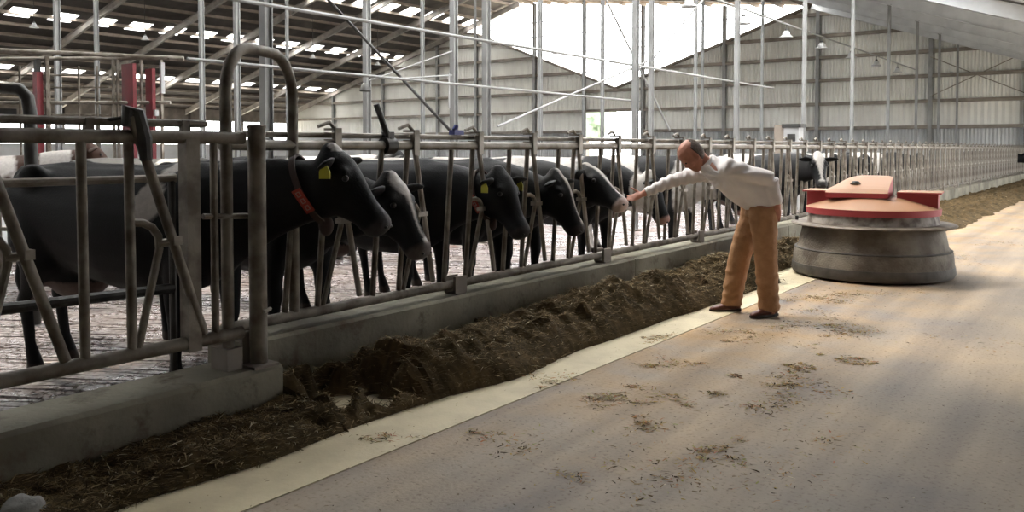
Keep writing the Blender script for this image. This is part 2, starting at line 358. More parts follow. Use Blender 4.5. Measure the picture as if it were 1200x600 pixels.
# ================================================================== FAR GABLE WALL
prof = [(-61.4, 4.55), (-47.8, 8.75), (-41.2, 10.25), (-39.9, 10.05), (-28.13, 5.55), (-14.92, 9.85), (3.2, 3.75)]
def wtop(x):
    for (xa, za), (xb, zb) in zip(prof, prof[1:]):
        if xa <= x <= xb: return za + (zb - za) * (x - xa) / (xb - xa)
    return prof[-1][1] if x > 0 else prof[0][1]
wall = struct_root('wall_far', (0, YF, 0))
zl = [0.0, 2.7, 4.08, 5.42, 6.72, 7.95, 9.2, 10.6]
xcols = [-61.4, -55.5, -49.6, -43.7, -39.9, -34.6, -30.5, -26.05, -20.5, -14.9, -9.0, -4.6, 3.2]
DOOR = (-30.5, -26.05, 4.08)
def corr_panel(x0, x1, z0, z1, pitch, depth):
    mb = MB(); n = max(2, int((x1 - x0) / pitch) * 2); xs = [x0 + (x1 - x0) * i / n for i in range(n + 1)]
    cuts = sorted(set([round(x, 4) for x in xs] + [x for x, _ in prof if x0 < x < x1])); vs = []; fs = []
    for x in cuts:
        k = int(round((x - x0) / (x1 - x0) * n)); y = 0 if k % 2 else -depth
        zt = min(z1, wtop(x)); vs += [(x, y, z0), (x, y, max(zt, z0))]
    for i in range(len(cuts) - 1):
        if vs[2*i+1][2] > z0 + .005 or vs[2*i+3][2] > z0 + .005: fs.append((2*i, 2*i+2, 2*i+3, 2*i+1))
    mb.add(vs, fs); return mb if fs else None
for bi, (x0, x1) in enumerate(zip(xcols, xcols[1:])):
    for ri, (z0, z1) in enumerate(zip(zl, zl[1:])):
        if x0 >= DOOR[0] - .01 and x1 <= DOOR[1] + .01 and z1 <= DOOR[2] + .05: continue
        p = corr_panel(x0, x1, z0, z1, 0.17 if ri != 1 else 0.3, 0.05)
        if p:
            o = link('wall_panel', p.mesh('wall_panel', 'wall_sheet' if (ri != 0) else 'wall_sheet_grey', fix=False), wall)
# girts
for zz in zl[1:-1]:
    # spans where the wall reaches above zz
    xs = np.linspace(-61.4, 3.2, 1300); ok = [wtop(x) > zz + .05 and not (DOOR[0] < x < DOOR[1] and zz < DOOR[2] - .02) for x in xs]
    i = 0
    while i < len(xs):
        if ok[i]:
            j = i
            while j + 1 < len(xs) and ok[j + 1]: j += 1
            if xs[j] - xs[i] > 0.5: MB().box((xs[i], -0.30, zz - 0.09), (xs[j], -0.06, zz + 0.09)).build('girt', 'girt', wall)
            i = j + 1
        else: i += 1
for x in xcols[1:-1]:
    MB().ibeam((x, -0.2, 0), (x, -0.2, wtop(x) if not -38 < x < -16 else 9.75 + (-15.2 - x) * 0.11 - .1), 0.2, 0.22, 0.02, (0, 1, 0)).build('wall_column', 'galv_far', wall)
# verge trim along the wall top
for (xa, za), (xb, zb) in zip(prof, prof[1:]):
    MB().beam((xa, -0.1, za), (xb, -0.1, zb), 0.3, 0.14).build('verge_trim', 'girt', wall)
# door frame
mb = MB(); mb.box((DOOR[0] - .12, -0.15, 0), (DOOR[0], 0.1, DOOR[2] + .1)); mb.box((DOOR[1], -0.15, 0), (DOOR[1] + .12, 0.1, DOOR[2] + .1)); mb.box((DOOR[0], -0.15, DOOR[2]), (DOOR[1], 0.1, DOOR[2] + .12))
mb.build('door_frame', 'galv_far', wall)
# thin wire bracing on the wall
for a, b in (((-9.0, -0.35, 6.4), (-4.6, -0.35, 4.3)), ((-4.6, -0.35, 6.4), (-9.0, -0.35, 4.3))):
    MB().tube([a, b], 0.025, 5).build('brace_wire', 'girt', wall)

# tree outside the open door
t = thing('tree', 'pale green tree outside the open far door', 'tree', (-45.0, 74.0, -0.26))
MB().tube([(0, 0, 0), (0.1, 0, 2.2), (0, 0.1, 4.0)], [0.3, 0.22, 0.12], 8).build('trunk', 'girt', t, 'auto')
cr = MB()
for k in range(26):
    a = k * 2.4; rr0 = 2.4 * math.sqrt((k + 1) / 26); cr.ball((rr0 * math.cos(a), rr0 * math.sin(a), 3.4 + (k * 0.37 % 3.4)), 0.75 + 0.35 * ((k * 7) % 5) / 5, 8, 6)
mc = remeshed(cr, 0.22, 'crown', 1)
for v in mc.vertices: v.co += v.normal * (0.35 * noise.noise(v.co * 2.3) + .15 * noise.noise(v.co * 6))
mc.materials.append(MAT['leaf_out']); link('crown', mc, t)
# right and rear walls close the alley behind and beside the camera
wr = struct_root('wall_right', (3.3, 0, 0))
MB().box((-.1, -8, 0), (.1, 12.0, 3.9)).build('wall_panel', 'wall_sheet_grey', wr)
MB().box((-.1, 12.0, 0), (.1, YF, 0.9)).build('base_wall', 'kerb_concrete', wr)          # open side above a low wall
MB().box((-.12, 12.0, 3.55), (.12, YF, 3.9)).build('eave_beam', 'girt', wr)
for y in np.arange(14.33, YF, 5.0): MB().box((-.1, y - .1, 0.9), (.1, y + .1, 3.55)).build('wall_post', 'galv_far', wr)
struct('wall_rear', MB().box((-62, -8.2, 0), (3.4, -8, 9)), 'wall_sheet_grey')
# left side wall: low solid base, open band above, posts
lw = struct_root('wall_left', (-61.6, 0, 0))
MB().box((-0.1, -8, 0), (0.1, YF, 1.9)).build('base_wall', 'wall_sheet_grey', lw)
for y in np.arange(-5, YF, 5.0): MB().box((-0.12, y - .1, 1.9), (0.12, y + .1, 4.7)).build('wall_post', 'girt', lw)
MB().box((-0.12, -8, 3.8), (0.12, YF, 4.75)).build('eave_beam', 'girt', lw)

# ================================================================== ROOFS
def roof(name, xe, ze, xr, zr, y0, y1, rows, sheet, row_m, gap, sky_len, sky_w, purlin_step, rafter_ys, rh=0.35, first=0.0, solid_before=None, solid_after=None, rw=0.18):
    """sloping roof from eave (xe, ze) to ridge (xr, zr): sheets, skylight panels in rows, purlins and rafters"""
    root = struct_root(name, (xe, 0, ze)); dx, dz = xr - xe, zr - ze; Ls = math.hypot(dx, dz); ux, uz = dx / Ls, dz / Ls
    nx, nz = (-uz, ux) if ux > 0 else (uz, -ux)
    def quad(s0, s1, ya, yb, t=0.06):
        vs = [(ux * s + nx * h, y, uz * s + nz * h) for h in (0, t) for s, y in ((s0, ya), (s1, ya), (s1, yb), (s0, yb))]
        return MB().add(vs, [(0,3,2,1),(4,5,6,7),(0,1,5,4),(1,2,6,5),(2,3,7,6),(3,0,4,7)])
    rows = sorted(abs(x - xe) / abs(ux) for x in rows); s = 0
    for r in rows:
        quad(s, r - sky_w / 2, y0, y1).build('roof_sheet', sheet, root); s = r + sky_w / 2
        y = y0 + first
        if first: quad(r - sky_w / 2, s, y0, y).build('roof_sheet', sheet, root)
        if solid_before is not None and solid_before > y:
            quad(r - sky_w / 2, s, y, solid_before).build('roof_sheet', sheet, root); y = solid_before
        while y < y1:
            if solid_after is not None and y > solid_after:
                quad(r - sky_w / 2, s, y, y1).build('roof_sheet', sheet, root); break
            ye = min(y + sky_len, y1); quad(r - sky_w / 2, s, y, ye, 0.02).build('skylight_panel', 'skylight_sheet', root)
            yn = min(ye + gap, y1)
            if yn > ye: quad(r - sky_w / 2, s, ye, yn).build('roof_sheet', sheet, root)
            y = yn
    quad(s, Ls, y0, y1).build('roof_sheet', sheet, root)
    k = 0.3
    while k < Ls:
        c = Vector((ux * k - nx * 0.09, 0, uz * k - nz * 0.09))
        MB().beam(c + Vector((0, y0, 0)), c + Vector((0, y1, 0)), 0.10, 0.17, (nx, 0, nz)).build('purlin', row_m, root); k += purlin_step
    for y in rafter_ys:
        o0 = Vector((-nx * (0.18 + rh / 2), y, -nz * (0.18 + rh / 2)))
        MB().ibeam(o0, o0 + Vector((dx, 0, dz)), rw, rh, 0.025, (nx, 0, nz)).build('rafter', 'rafter_lit' if rw > .2 else 'rafter', root)
    return root
roof('ceiling_left', -62.0, 4.65, -35.9, 12.2, -8, YF + 0.6, [-55.35, -47.83, -40.3], 'roof_sheet', 'purlin', 0.95, 1.25, 1.15, 1.45, [y for y in np.arange(4.6, 50, 5.0)])
roof('ceiling_right', 3.3, 3.85, -15.0, 10.05, -8, YF + 0.6, [-4.3, -6.6, -9.3, -12.2], 'roof_sheet_grey', 'purlin_grey', 0.35, 2.4, 1.7, 2.3, [y for y in np.arange(-5.67, 50, 5.0)], rh=0.42, solid_before=6.2, solid_after=26.0, rw=0.28)  # skylight rows above the lowest are unseen, added to throw light on the alley
# long roof between the two ridges; it stops at the far gable, which is open above the wall
roof('ceiling_middle', -15.2, 9.75, -35.7, 12.0, -8, YF, [-19.5, -24.5, -30.0], 'roof_daylit', 'purlin', 0.9, 2.2, 1.1, 1.5, [y for y in np.arange(4.6, 49, 5.0)], solid_before=2.0, solid_after=40.0)  # skylight rows here are out of view, added to light the cow floor
# glazing bars across the open far gable
for zz, xa, xb in ((10.45, -36.5, -26), (9.42, -38.3, -16.4), (8.16, -35.2, -20.2), (6.71, -31.3, -24.5)):
    MB().tube([(xa, -0.1, zz), (xb, -0.1, zz)], 0.035, 6).build('glazing_bar', 'galv_far', wall)

# ================================================================== COLUMNS
def roof_z(x):
    if x < -35.6: return 4.65 + (x + 62) * (7.95 / 26.4) - 0.55
    if x > -15.0: return 3.85 + (3.3 - x) * (6.2 / 18.3) - 0.62
    return 9.75 + (-15.2 - x) * 0.1098 - 0.6
def column(x, y, w, top, label, group, m='galv_far'):
    t = thing('steel_column', label, 'column', (x, y, 0), 0, group)
    w *= 0.66
    MB().ibeam((0, 0, 0), (0, 0, top), w, w, 0.014, (0, 1, 0)).build('shaft', m, t)
    MB().box((-w * .9, -w * .9, 0), (w * .9, w * .9, 0.025)).build('base_plate', 'girt', t)
    MB().box((-w * .8, -w * .8, top - 0.03), (w * .8, w * .8, top)).build('cap_plate', m, t)
    return t
for k in range(0, 8):
    column(-7.65, 14.33 + 5 * k, 0.15, roof_z(-7.65), 'pale galvanised column in the long row right behind the feed fence', 'columns behind the feed fence')
column(-8.23, 6.36, 0.16, roof_z(-8.23), 'wide grey column rising behind the tall tube arch', 'columns among the cows')
column(-8.63, 11.04, 0.15, roof_z(-8.63), 'pale column standing close beside a darker column with lamp bracket', 'columns among the cows')
for (x, y) in ((-10.2, 9.88), (-8.91, 10.55)):
    column(x, y, 0.14, roof_z(x), 'grey column of a pair standing behind the cows', 'paired columns')
for (x, y) in ((-15.29, 7.38), (-15.91, 10.65), (-12.76, 9.24), (-20.63, 10.9)):
    column(x, y, 0.12, roof_z(x), 'grey column near the red milking stalls', 'columns by the milking stalls')
for (x, y, w) in ((-20.89, 16.92, .11), (-16.23, 17.86, .12), (-22.56, 28.1, .11), (-12.44, 18.16, .13), (-17.83, 29.09, .13), (-13.18, 22.58, .13),
               (-9.22, 18.04, .14), (-11.32, 25.19, .13), (-13.62, 30.94, .13), (-11.41, 31.32, .13)):
    column(x, y, w, roof_z(x), 'slender grey column in the open middle of the barn', 'columns in the middle bay')
# column lattice rails: long pipes fixed to the columns
def pipe(name, pts, r, m, label, cat, group=None, seg=8):
    return tag(MB().tube(pts, r, seg).build(name, m, None, 'auto'), label, cat, group)
pipe('overhead_pipe', [(-7.715, 5.0, 3.12), (-7.715, 22.0, 3.12)], 0.022, 'galv_far', 'upper of two long pipes fixed along the column row behind the cows', 'pipe')
pipe('overhead_pipe', [(-7.715, 5.0, 2.45), (-7.715, 14.6, 2.45)], 0.018, 'galv_far', 'lower, shorter of two pipes fixed along the column row behind the cows', 'pipe')
pipe('overhead_pipe', [(-9.0, 16.0, 5.45), (-9.0, 46.0, 5.45)], 0.03, 'galv_far', 'long thin pipe carrying the round lamps', 'pipe')
pipe('overhead_pipe', [(-15.7, 5.2, 3.16), (-12.6, 8.1, 3.02)], 0.035, 'galv', 'galvanised pipe reaching the top of the red milking stall', 'pipe')
# diagonal braces
for a, b, lab in (((-9.9, 8.2, 4.2), (-8.9, 10.5, 1.8), 'dark diagonal brace rod behind the third cow'),
                  ((-9.9, 16.6, 5.4), (-9.3, 19.2, 2.0), 'thin diagonal brace crossing between columns behind the man'),
                  ((-9.25, 18.1, 3.6), (-8.6, 21.5, 6.4), 'thin diagonal brace crossing between columns behind the man'),
                  ((-10.5, 13.8, 2.0), (-9.25, 18.0, 3.6), 'thin diagonal brace crossing between columns behind the man')):
    pipe('brace_rod', [a, b], 0.024, 'galv_far' if 'thin' in lab else 'steel_dark', lab, 'brace', 'cross braces behind the man' if 'thin' in lab else None, 6)

# ================================================================== LAMPS
def lamp(x, y, z, top, label, group):
    t = thing('barn_lamp', label, 'lamp', (x, y, z), 0, group)
    MB().lathe([(0.06, 0.16), (0.10, 0.12), (0.13, 0.02), (0.20, -0.02), (0.20, -0.05), (0.17, -0.05)], 20).build('lamp_shade', 'lamp_white', t, 'auto')
    MB().lathe([(0.0, 0.24), (0.05, 0.22), (0.06, 0.15), (0.0, 0.15)], 12).build('ballast', 'steel_dark', t, 'auto')
    MB().tube([(0, 0, 0.22), (0, 0, top - z)], 0.012, 5).build('hanger', 'steel_dark', t)
for y in (19.6, 23.2, 26.8, 30.5, 34.3, 38.2, 42.1): lamp(-9.0, y, 5.08, 5.425, 'round white lamp hanging from the long pipe before the far wall', 'lamps on the long pipe')
for x, y, z in ((-40, 18.3, 7.0), (-40, 23.6, 7.0), (-40, 29, 7.0), (-40, 34.3, 7.0), (-40, 39.7, 7.0)): lamp(x, y, z, 10.6, 'round lamp hanging under the brown roof', 'lamps under the brown roof')
# bracket with spotlight on the column behind the cows
t = thing('spotlight_bracket', 'small spotlight on a white stay bracket at a grey column', 'lamp', (-8.91, 10.55, 0))
MB().tube([(0.05, -0.1, 3.1), (-0.9, -1.0, 2.62)], 0.013, 6).build('stay', 'lamp_white', t)
MB().tube([(0.05, -0.1, 2.72), (-0.55, -0.65, 2.66)], 0.013, 6).build('stay', 'lamp_white', t)
MB().tube([(0.0, -0.12, 2.2), (0.0, -0.12, 2.75)], 0.013, 6).build('stay', 'lamp_white', t)
MB().lathe([(0.03, 0.08), (0.06, 0.05), (0.09, -0.04), (0.08, -0.05)], 14, (-0.95, -1.04, 2.5)).build('spotlight', 'steel_dark', t, 'auto')

# ================================================================== FEED FENCE
CELL = 0.785; ZB, ZT = 0.455, 1.572
fence = thing('feed_fence', 'long self-locking feed fence of galvanised tubes on the concrete kerb', 'fence', (XF, 3.2, 0.372))
fz = -0.372
def fl(s, z, x=0.0): return (x, s, z + fz)
Y0 = 3.2; YL = YF - 0.4 - Y0
MB().tube([fl(-0.1, ZT), fl(YL, ZT)], 0.034, 12).build('top_rail', 'galv', fence, 'auto')
MB().tube([fl(0.05, 1.642, -0.05), fl(YL, 1.642, -0.05)], 0.019, 8).build('lock_rail', 'galv', fence, 'auto')
MB().tube([fl(-0.1, ZB), fl(YL, ZB)], 0.036, 12).build('bottom_rail', 'galv_dirty', fence, 'auto')
def cellmesh():
    d = {}
    d['divider_tube'] = MB().tube([(0, 0, ZT), (0, -0.105, ZB)], 0.021, 8).mesh('divider_tube', 'galv_dirty', 'auto')
    d['swing_bar'] = MB().tube([(0.0, 0, 1.66), (0.0, 0.03, 1.5), (0.0, 0.225, 0.505)], 0.021, 8).mesh('swing_bar', 'galv', 'auto')
    arc = [(0, -0.095, 1.13), (0, -0.02, 1.13), (0, 0.025, 1.115), (0, 0.052, 1.075), (0, 0.055, 1.02), (0, -0.115, ZB + 0.03)]
    d['neck_loop'] = MB().tube(arc, 0.019, 8).mesh('neck_loop', 'galv_dirty', 'auto')
    d['pivot_bracket'] = MB().box((-0.03, 0.03, 1.03), (0.03, 0.135, 1.065)).mesh('pivot_bracket', 'galv')
    m = MB(); m.box((-0.075, -0.028, 1.60), (0.045, 0.028, 1.615)); m.box((0.032, -0.028, 1.50), (0.046, 0.028, 1.69)); m.box((-0.075, -0.028, 1.675), (0.046, 0.028, 1.69)); m.tube([(-0.05, -0.10, 1.70), (-0.05, 0.0, 1.73), (-0.05, 0.05, 1.69)], 0.014, 6)
    d['lock_clip'] = m.mesh('lock_clip', 'galv')
    m = MB(); m.box((-0.06, -0.055, 0.375), (0.065, 0.055, 0.39)); m.box((0.035, -0.07, 0.385), (0.06, 0.07, 0.52)); m.box((-0.06, -0.07, 0.385), (-0.035, 0.07, 0.52))
    d['rail_clamp'] = m.mesh('rail_clamp', 'girt')
    return d
CM = cellmesh()
ncell = int((YF - 1.2 - 4.0) / CELL)
locked_out = set()
for k in range(ncell + 1):
    s = 4.0 + CELL * k - Y0
    if s + 0.3 > YL: break
    link('divider_tube', CM['divider_tube'], fence, fl(s - 0.06, 0)); link('divider_tube', CM['divider_tube'], fence, fl(s - 0.33, 0))
    sw = link('swing_bar', CM['swing_bar'], fence, fl(s, 0)); link('pivot_bracket', CM['pivot_bracket'], sw)
    link('neck_loop', CM['neck_loop'], fence, fl(s, 0)); link('lock_clip', CM['lock_clip'], fence, fl(s, 0))
    if k % 3 == 1: link('rail_clamp', CM['rail_clamp'], fence, fl(s + 0.5 - CELL * 0, 0))
# lock lever standing up from the rail
lv = thing('lock_lever', 'dark hand lever clamped on the top rail between two cows', 'lever', (XF, 4.52, 1.572))
mb = MB(); mb.lathe([(0.05, -0.055), (0.062, -0.05), (0.062, 0.05), (0.05, 0.055)], 16)
o = mb.build('clamp', 'steel_dark', lv, 'auto'); o.rotation_euler = (PI / 2, 0, 0)
MB().tube([(0.02, 0.0, 0.04), (0.0, -0.03, 0.12), (-0.02, -0.10, 0.30)], 0.022, 10).build('handle', 'steel_dark', lv, 'auto')
MB().box((-0.035, -0.03, 0.04), (0.035, 0.03, 0.10)).build('lug', 'steel_dark', lv)
tag(MB().box((XF - 0.08, 5.30, 1.663), (XF - 0.02, 5.42, 1.70)).tube([(XF - .05, 5.33, 1.70), (XF - .05, 5.36, 1.735)], 0.02, 6).build('blue_clip', 'blue_plastic'), 'small blue plastic clip on the thin lock rail', 'clip')
# far birdlike lever at the end of the fence
# ---- near gate section on its own kerb, closer to the alley
XG = -4.1
gate = thing('feed_gate', 'dark tube feed gate with a diagonal swing bar on the nearer kerb', 'gate', (XG, 0, 0.305))
gz = -0.305
def gl(y, z, x=0.0): return (x, y, z + gz)
MB().tube([gl(-3, 1.61), gl(3.0, 1.61)], 0.036, 14).build('top_rail', 'galv_dirty', gate, 'auto')
MB().tube([gl(-3, 1.685, -0.05), gl(2.76, 1.685, -0.05), gl(2.80, 1.685, -0.05)], [0.022, 0.022, 0.016], 10).build('lock_rail', 'galv_dirty', gate, 'auto')
MB().tube([gl(-3, 0.505), gl(2.98, 0.505)], 0.036, 14).build('bottom_rail', 'galv_dirty', gate, 'auto')
for y in (2.08, 1.34, 0.60): MB().tube([gl(y, 1.60), gl(y + .005, 0.505)], 0.024, 12).build('upright', 'galv_dirty', gate, 'auto')
for y in (2.32, 1.58, 0.84):
    MB().tube([gl(y, 1.60), gl(y + .005, 0.505)], 0.0245, 12).build('upright', 'galv_dirty', gate, 'auto')
    sw = MB().tube([gl(y, 1.71, 0.03), gl(y + 0.05, 1.56, 0.04), gl(y + 0.40, 0.545, 0.02)], 0.026, 12).build('swing_bar', 'galv_dirty', gate, 'auto')
    mb = MB(); mb.tube([gl(y - .015, 1.66, .02), gl(y - .01, 1.75, .02), gl(y + .03, 1.73, .03), gl(y + .055, 1.60, .05), gl(y + .065, 1.49, .05)], [0.028, 0.034, 0.04, 0.04, 0.03], 10)
    mb.tube([gl(y, 1.71, 0), gl(y - 0.09, 1.69, -.04), gl(y - 0.13, 1.675, -.05)], 0.010, 6); mb.build('pivot_clamp', 'steel_dark', sw, 'auto')
    arc = [gl(y, 1.175), gl(y + .07, 1.17), gl(y + .12, 1.145), gl(y + .155, 1.095), gl(y + .16, 1.03), gl(y + .14, 0.95), gl(y + .035, 0.52)]
    MB().tube(arc, 0.021, 10).build('neck_loop', 'galv_dirty', gate, 'auto')
    b = MB(); b.tube([gl(y + .15, 1.055, 0.0), gl(y + .245, 1.065, 0.03)], 0.022, 8); b.box(gl(y + .21, 1.045, .0), gl(y + .255, 1.09, .06)); b.build('loop_bracket', 'galv', gate, 'auto')
for y in (2.14, 2.66, 1.40): MB().box(gl(y - .02, 1.60, -.06), gl(y + .02, 1.70, -.02)).build('spacer', 'galv_dirty', gate)
MB().box(gl(2.62, 0.46, -.04), gl(2.70, 1.60, .04)).build('square_post', 'galv_dirty', gate)
MB().tube([gl(2.81, 1.60), gl(2.81, 0.50)], 0.021, 10).build('upright', 'galv_dirty', gate, 'auto')
MB().tube([gl(2.74, 1.18), gl(3.03, 1.165)], 0.016, 8).build('stub_rail', 'galv_dirty', gate, 'auto')
post = MB(); post.tube([gl(3.065, 0.305, .04), gl(3.065, 1.672, .04)], 0.05, 20); po = post.build('end_post', 'galv_dirty', gate, 'auto')
MB().lathe([(0.054, 0), (0.054, 0.012), (0.03, 0.02)], 20, gl(3.065, 1.668, .04)).build('cap', 'galv_dirty', po, 'auto')
mb = MB(); mb.box(gl(2.97, 0.305, -.08), gl(3.14, 0.32, .13)); mb.box(gl(2.985, 0.32, -.02), gl(3.14, 0.50, .0)); mb.build('base_bracket', 'girt', po)
MB().tube([gl(3.06, 0.62, .095), gl(3.065, 0.62, .095), gl(3.14, 0.62, .05)], 0.012, 6).build('stub', 'galv', po)
# tall tube arch that bridges the gap between gate and feed fence
ax0, ay0, ax1, ay1 = XG - 0.02, 2.905, XF + 0.0, 3.645
arch_pts = [(0, 0, 0.42)]
dxv, dyv = ax1 - ax0, ay1 - ay0
for k in range(0, 3): arch_pts.append((0, 0, 1.0 + 0.42 * k))
rr_ = 0.27
zc = 2.14 - rr_; Lh = math.hypot(dxv, dyv)
for k in range(0, 9):
    a = PI - PI / 2 * k / 8; f = (rr_ + rr_ * math.cos(a)) / Lh; arch_pts.append((dxv * f, dyv * f, zc + rr_ * math.sin(a)))
for k in range(0, 9):
    a = PI / 2 - PI / 2 * k / 8; f = (Lh - rr_ + rr_ * math.cos(a)) / Lh; arch_pts.append((dxv * f, dyv * f, zc + rr_ * math.sin(a)))
arch_pts += [(dxv, dyv, 1.4), (dxv, dyv, 0.9), (dxv, dyv, 0.48)]
ar = thing('tube_arch', 'tall bent tube arch joining the near gate to the feed fence', 'arch', (ax0, ay0, 0.0))
MB().tube(arch_pts, 0.034, 14).build('bent_tube', 'galv_dirty', ar, 'auto')
MB().box((-0.09, -0.05, 0.306), (0.06, 0.05, 0.43)).build('foot', 'girt', ar)
# pen rail behind the near gate
pr = thing('pen_gate', 'low pen gate with a pale top rail behind the near feed gate', 'gate', (-4.62, 0, 0))
MB().tube([(0, -2, 1.375), (0, 2.86, 1.375), (0, 2.90, 1.375)], [0.024, 0.024, 0.03], 10).build('top_rail', 'galv', pr, 'auto')
MB().tube([(-0.06, -2, 0.80), (0.0, 2.88, 0.72)], 0.03, 10).build('bottom_rail', 'steel_dark', pr, 'auto')
for y in (-1.9, 0.4, 2.88): MB().tube([(0, y, 1.37), (0, y, 0.0)], 0.022, 8).build('upright', 'steel_dark', pr, 'auto')
# bent dark post at the left with a horizontal arm, in the cow alley
bp_ = thing('bent_post', 'dark bent tube post with a short arm beside the red post', 'post', (-7.84, 3.54, 0))
MB().tube([(-2.6, -1.6, 2.09), (-0.22, -0.14, 2.09), (-0.08, -0.05, 2.07), (-0.02, -0.01, 2.0), (0, 0, 1.86), (0, 0, 0.0)], 0.055, 12).build('bent_tube', 'steel_dark', bp_, 'auto')
MB().box((-0.6, -0.42, 1.82), (-0.14, -0.05, 1.9)).build('plate', 'steel_dark', bp_)
# small rails fence deep behind
for (x, y, lab) in ((-8.97, 3.96, 'pale rail fence piece behind the bent post'),):
    t = thing('rail_fence', lab, 'fence', (x, y, 0))
    for z in (1.02, 0.74): MB().tube([(-1.4, -0.9, z), (0.45, 0.3, z + .01)], 0.022, 8).build('rail', 'galv', t, 'auto')
    for a in (-0.9, -0.2, 0.35): MB().tube([(a, a * .66, 0), (a, a * .66, 1.12)], 0.02, 8).build('upright', 'galv', t, 'auto')

# ================================================================== RED MILKING STALLS
t = thing('milking_stall', 'red panelled milking stall with steel frame among the cows', 'milking stall', (-13.2, 7.65, 0))
for (a, w, z0, z1) in ((-0.12, 0.34, 1.2, 2.93), (0.17, 0.20, 1.2, 2.85)):
    MB().box((a - w / 2 - .0, a * .7 - 0.03, z0), (a + w / 2, a * .7 + 0.03, z1)).build('red_panel', 'red_paint', t)
for a in (-0.33, -0.27, 0.05, 0.32): MB().box((a - .02, a * .7 - .02, 0), (a + .02, a * .7 + .02, 3.05)).build('frame_post', 'galv', t)
MB().box((0.30, 0.20, 2.45), (0.36, 0.26, 2.95)).build('white_box', 'lamp_white', t)
MB().box((0.24, 0.10, 2.08), (0.33, 0.16, 2.18)).build('switch_box', 'lamp_white', t)
for z in (3.02, 2.3): MB().tube([(-1.9, -1.3, z), (0.45, 0.3, z)], 0.03, 8).build('cross_pipe', 'galv', t, 'auto')
for a in (-1.6, -1.2, -0.8, -0.55): MB().tube([(a, a * .7, 0.2), (a, a * .7, 2.9)], 0.02, 6).build('bar', 'galv_dirty', t)
for z in (2.75, 2.55, 2.1): MB().tube([(-1.75, -1.2, z), (-0.4, -0.27, z)], 0.015, 6).build('bar', 'galv_dirty', t)
t = thing('milking_stall', 'narrow red stall post with steel uprights beside the bent post', 'milking stall', (-14.55, 6.7, 0))
MB().box((-0.07, -0.05, 0.0), (0.07, 0.05, 2.8)).build('red_panel', 'red_paint', t)
MB().box((0.12, 0.05, 0), (0.17, 0.10, 3.05)).build('frame_post', 'galv_dirty', t); MB().box((-0.05, -0.04, 2.8), (0.03, 0.04, 3.0)).build('cap_box', 'steel_dark', t)

t = thing('stand_in_box', 'pale box with dark lid behind the far fence, standing in for an unclear shape', 'box', (-7.1, 21.8, 0))  # made-up box for a small pale shape of unknown kind
MB().box((-.20, -.18, 0.0), (.18, .18, 2.08)).build('box_body', 'lamp_white', t)
MB().box((-.24, -.22, 2.08), (.24, .22, 2.17)).build('lid', 'steel_dark', t)
MB().box((-.46, -.15, 0.0), (-.20, .15, 2.15)).build('side_panel', 'purlin', t)
MB().box((-.10, -.21, 1.72), (.10, -.18, 1.92)).build('hatch', 'steel_dark', t)

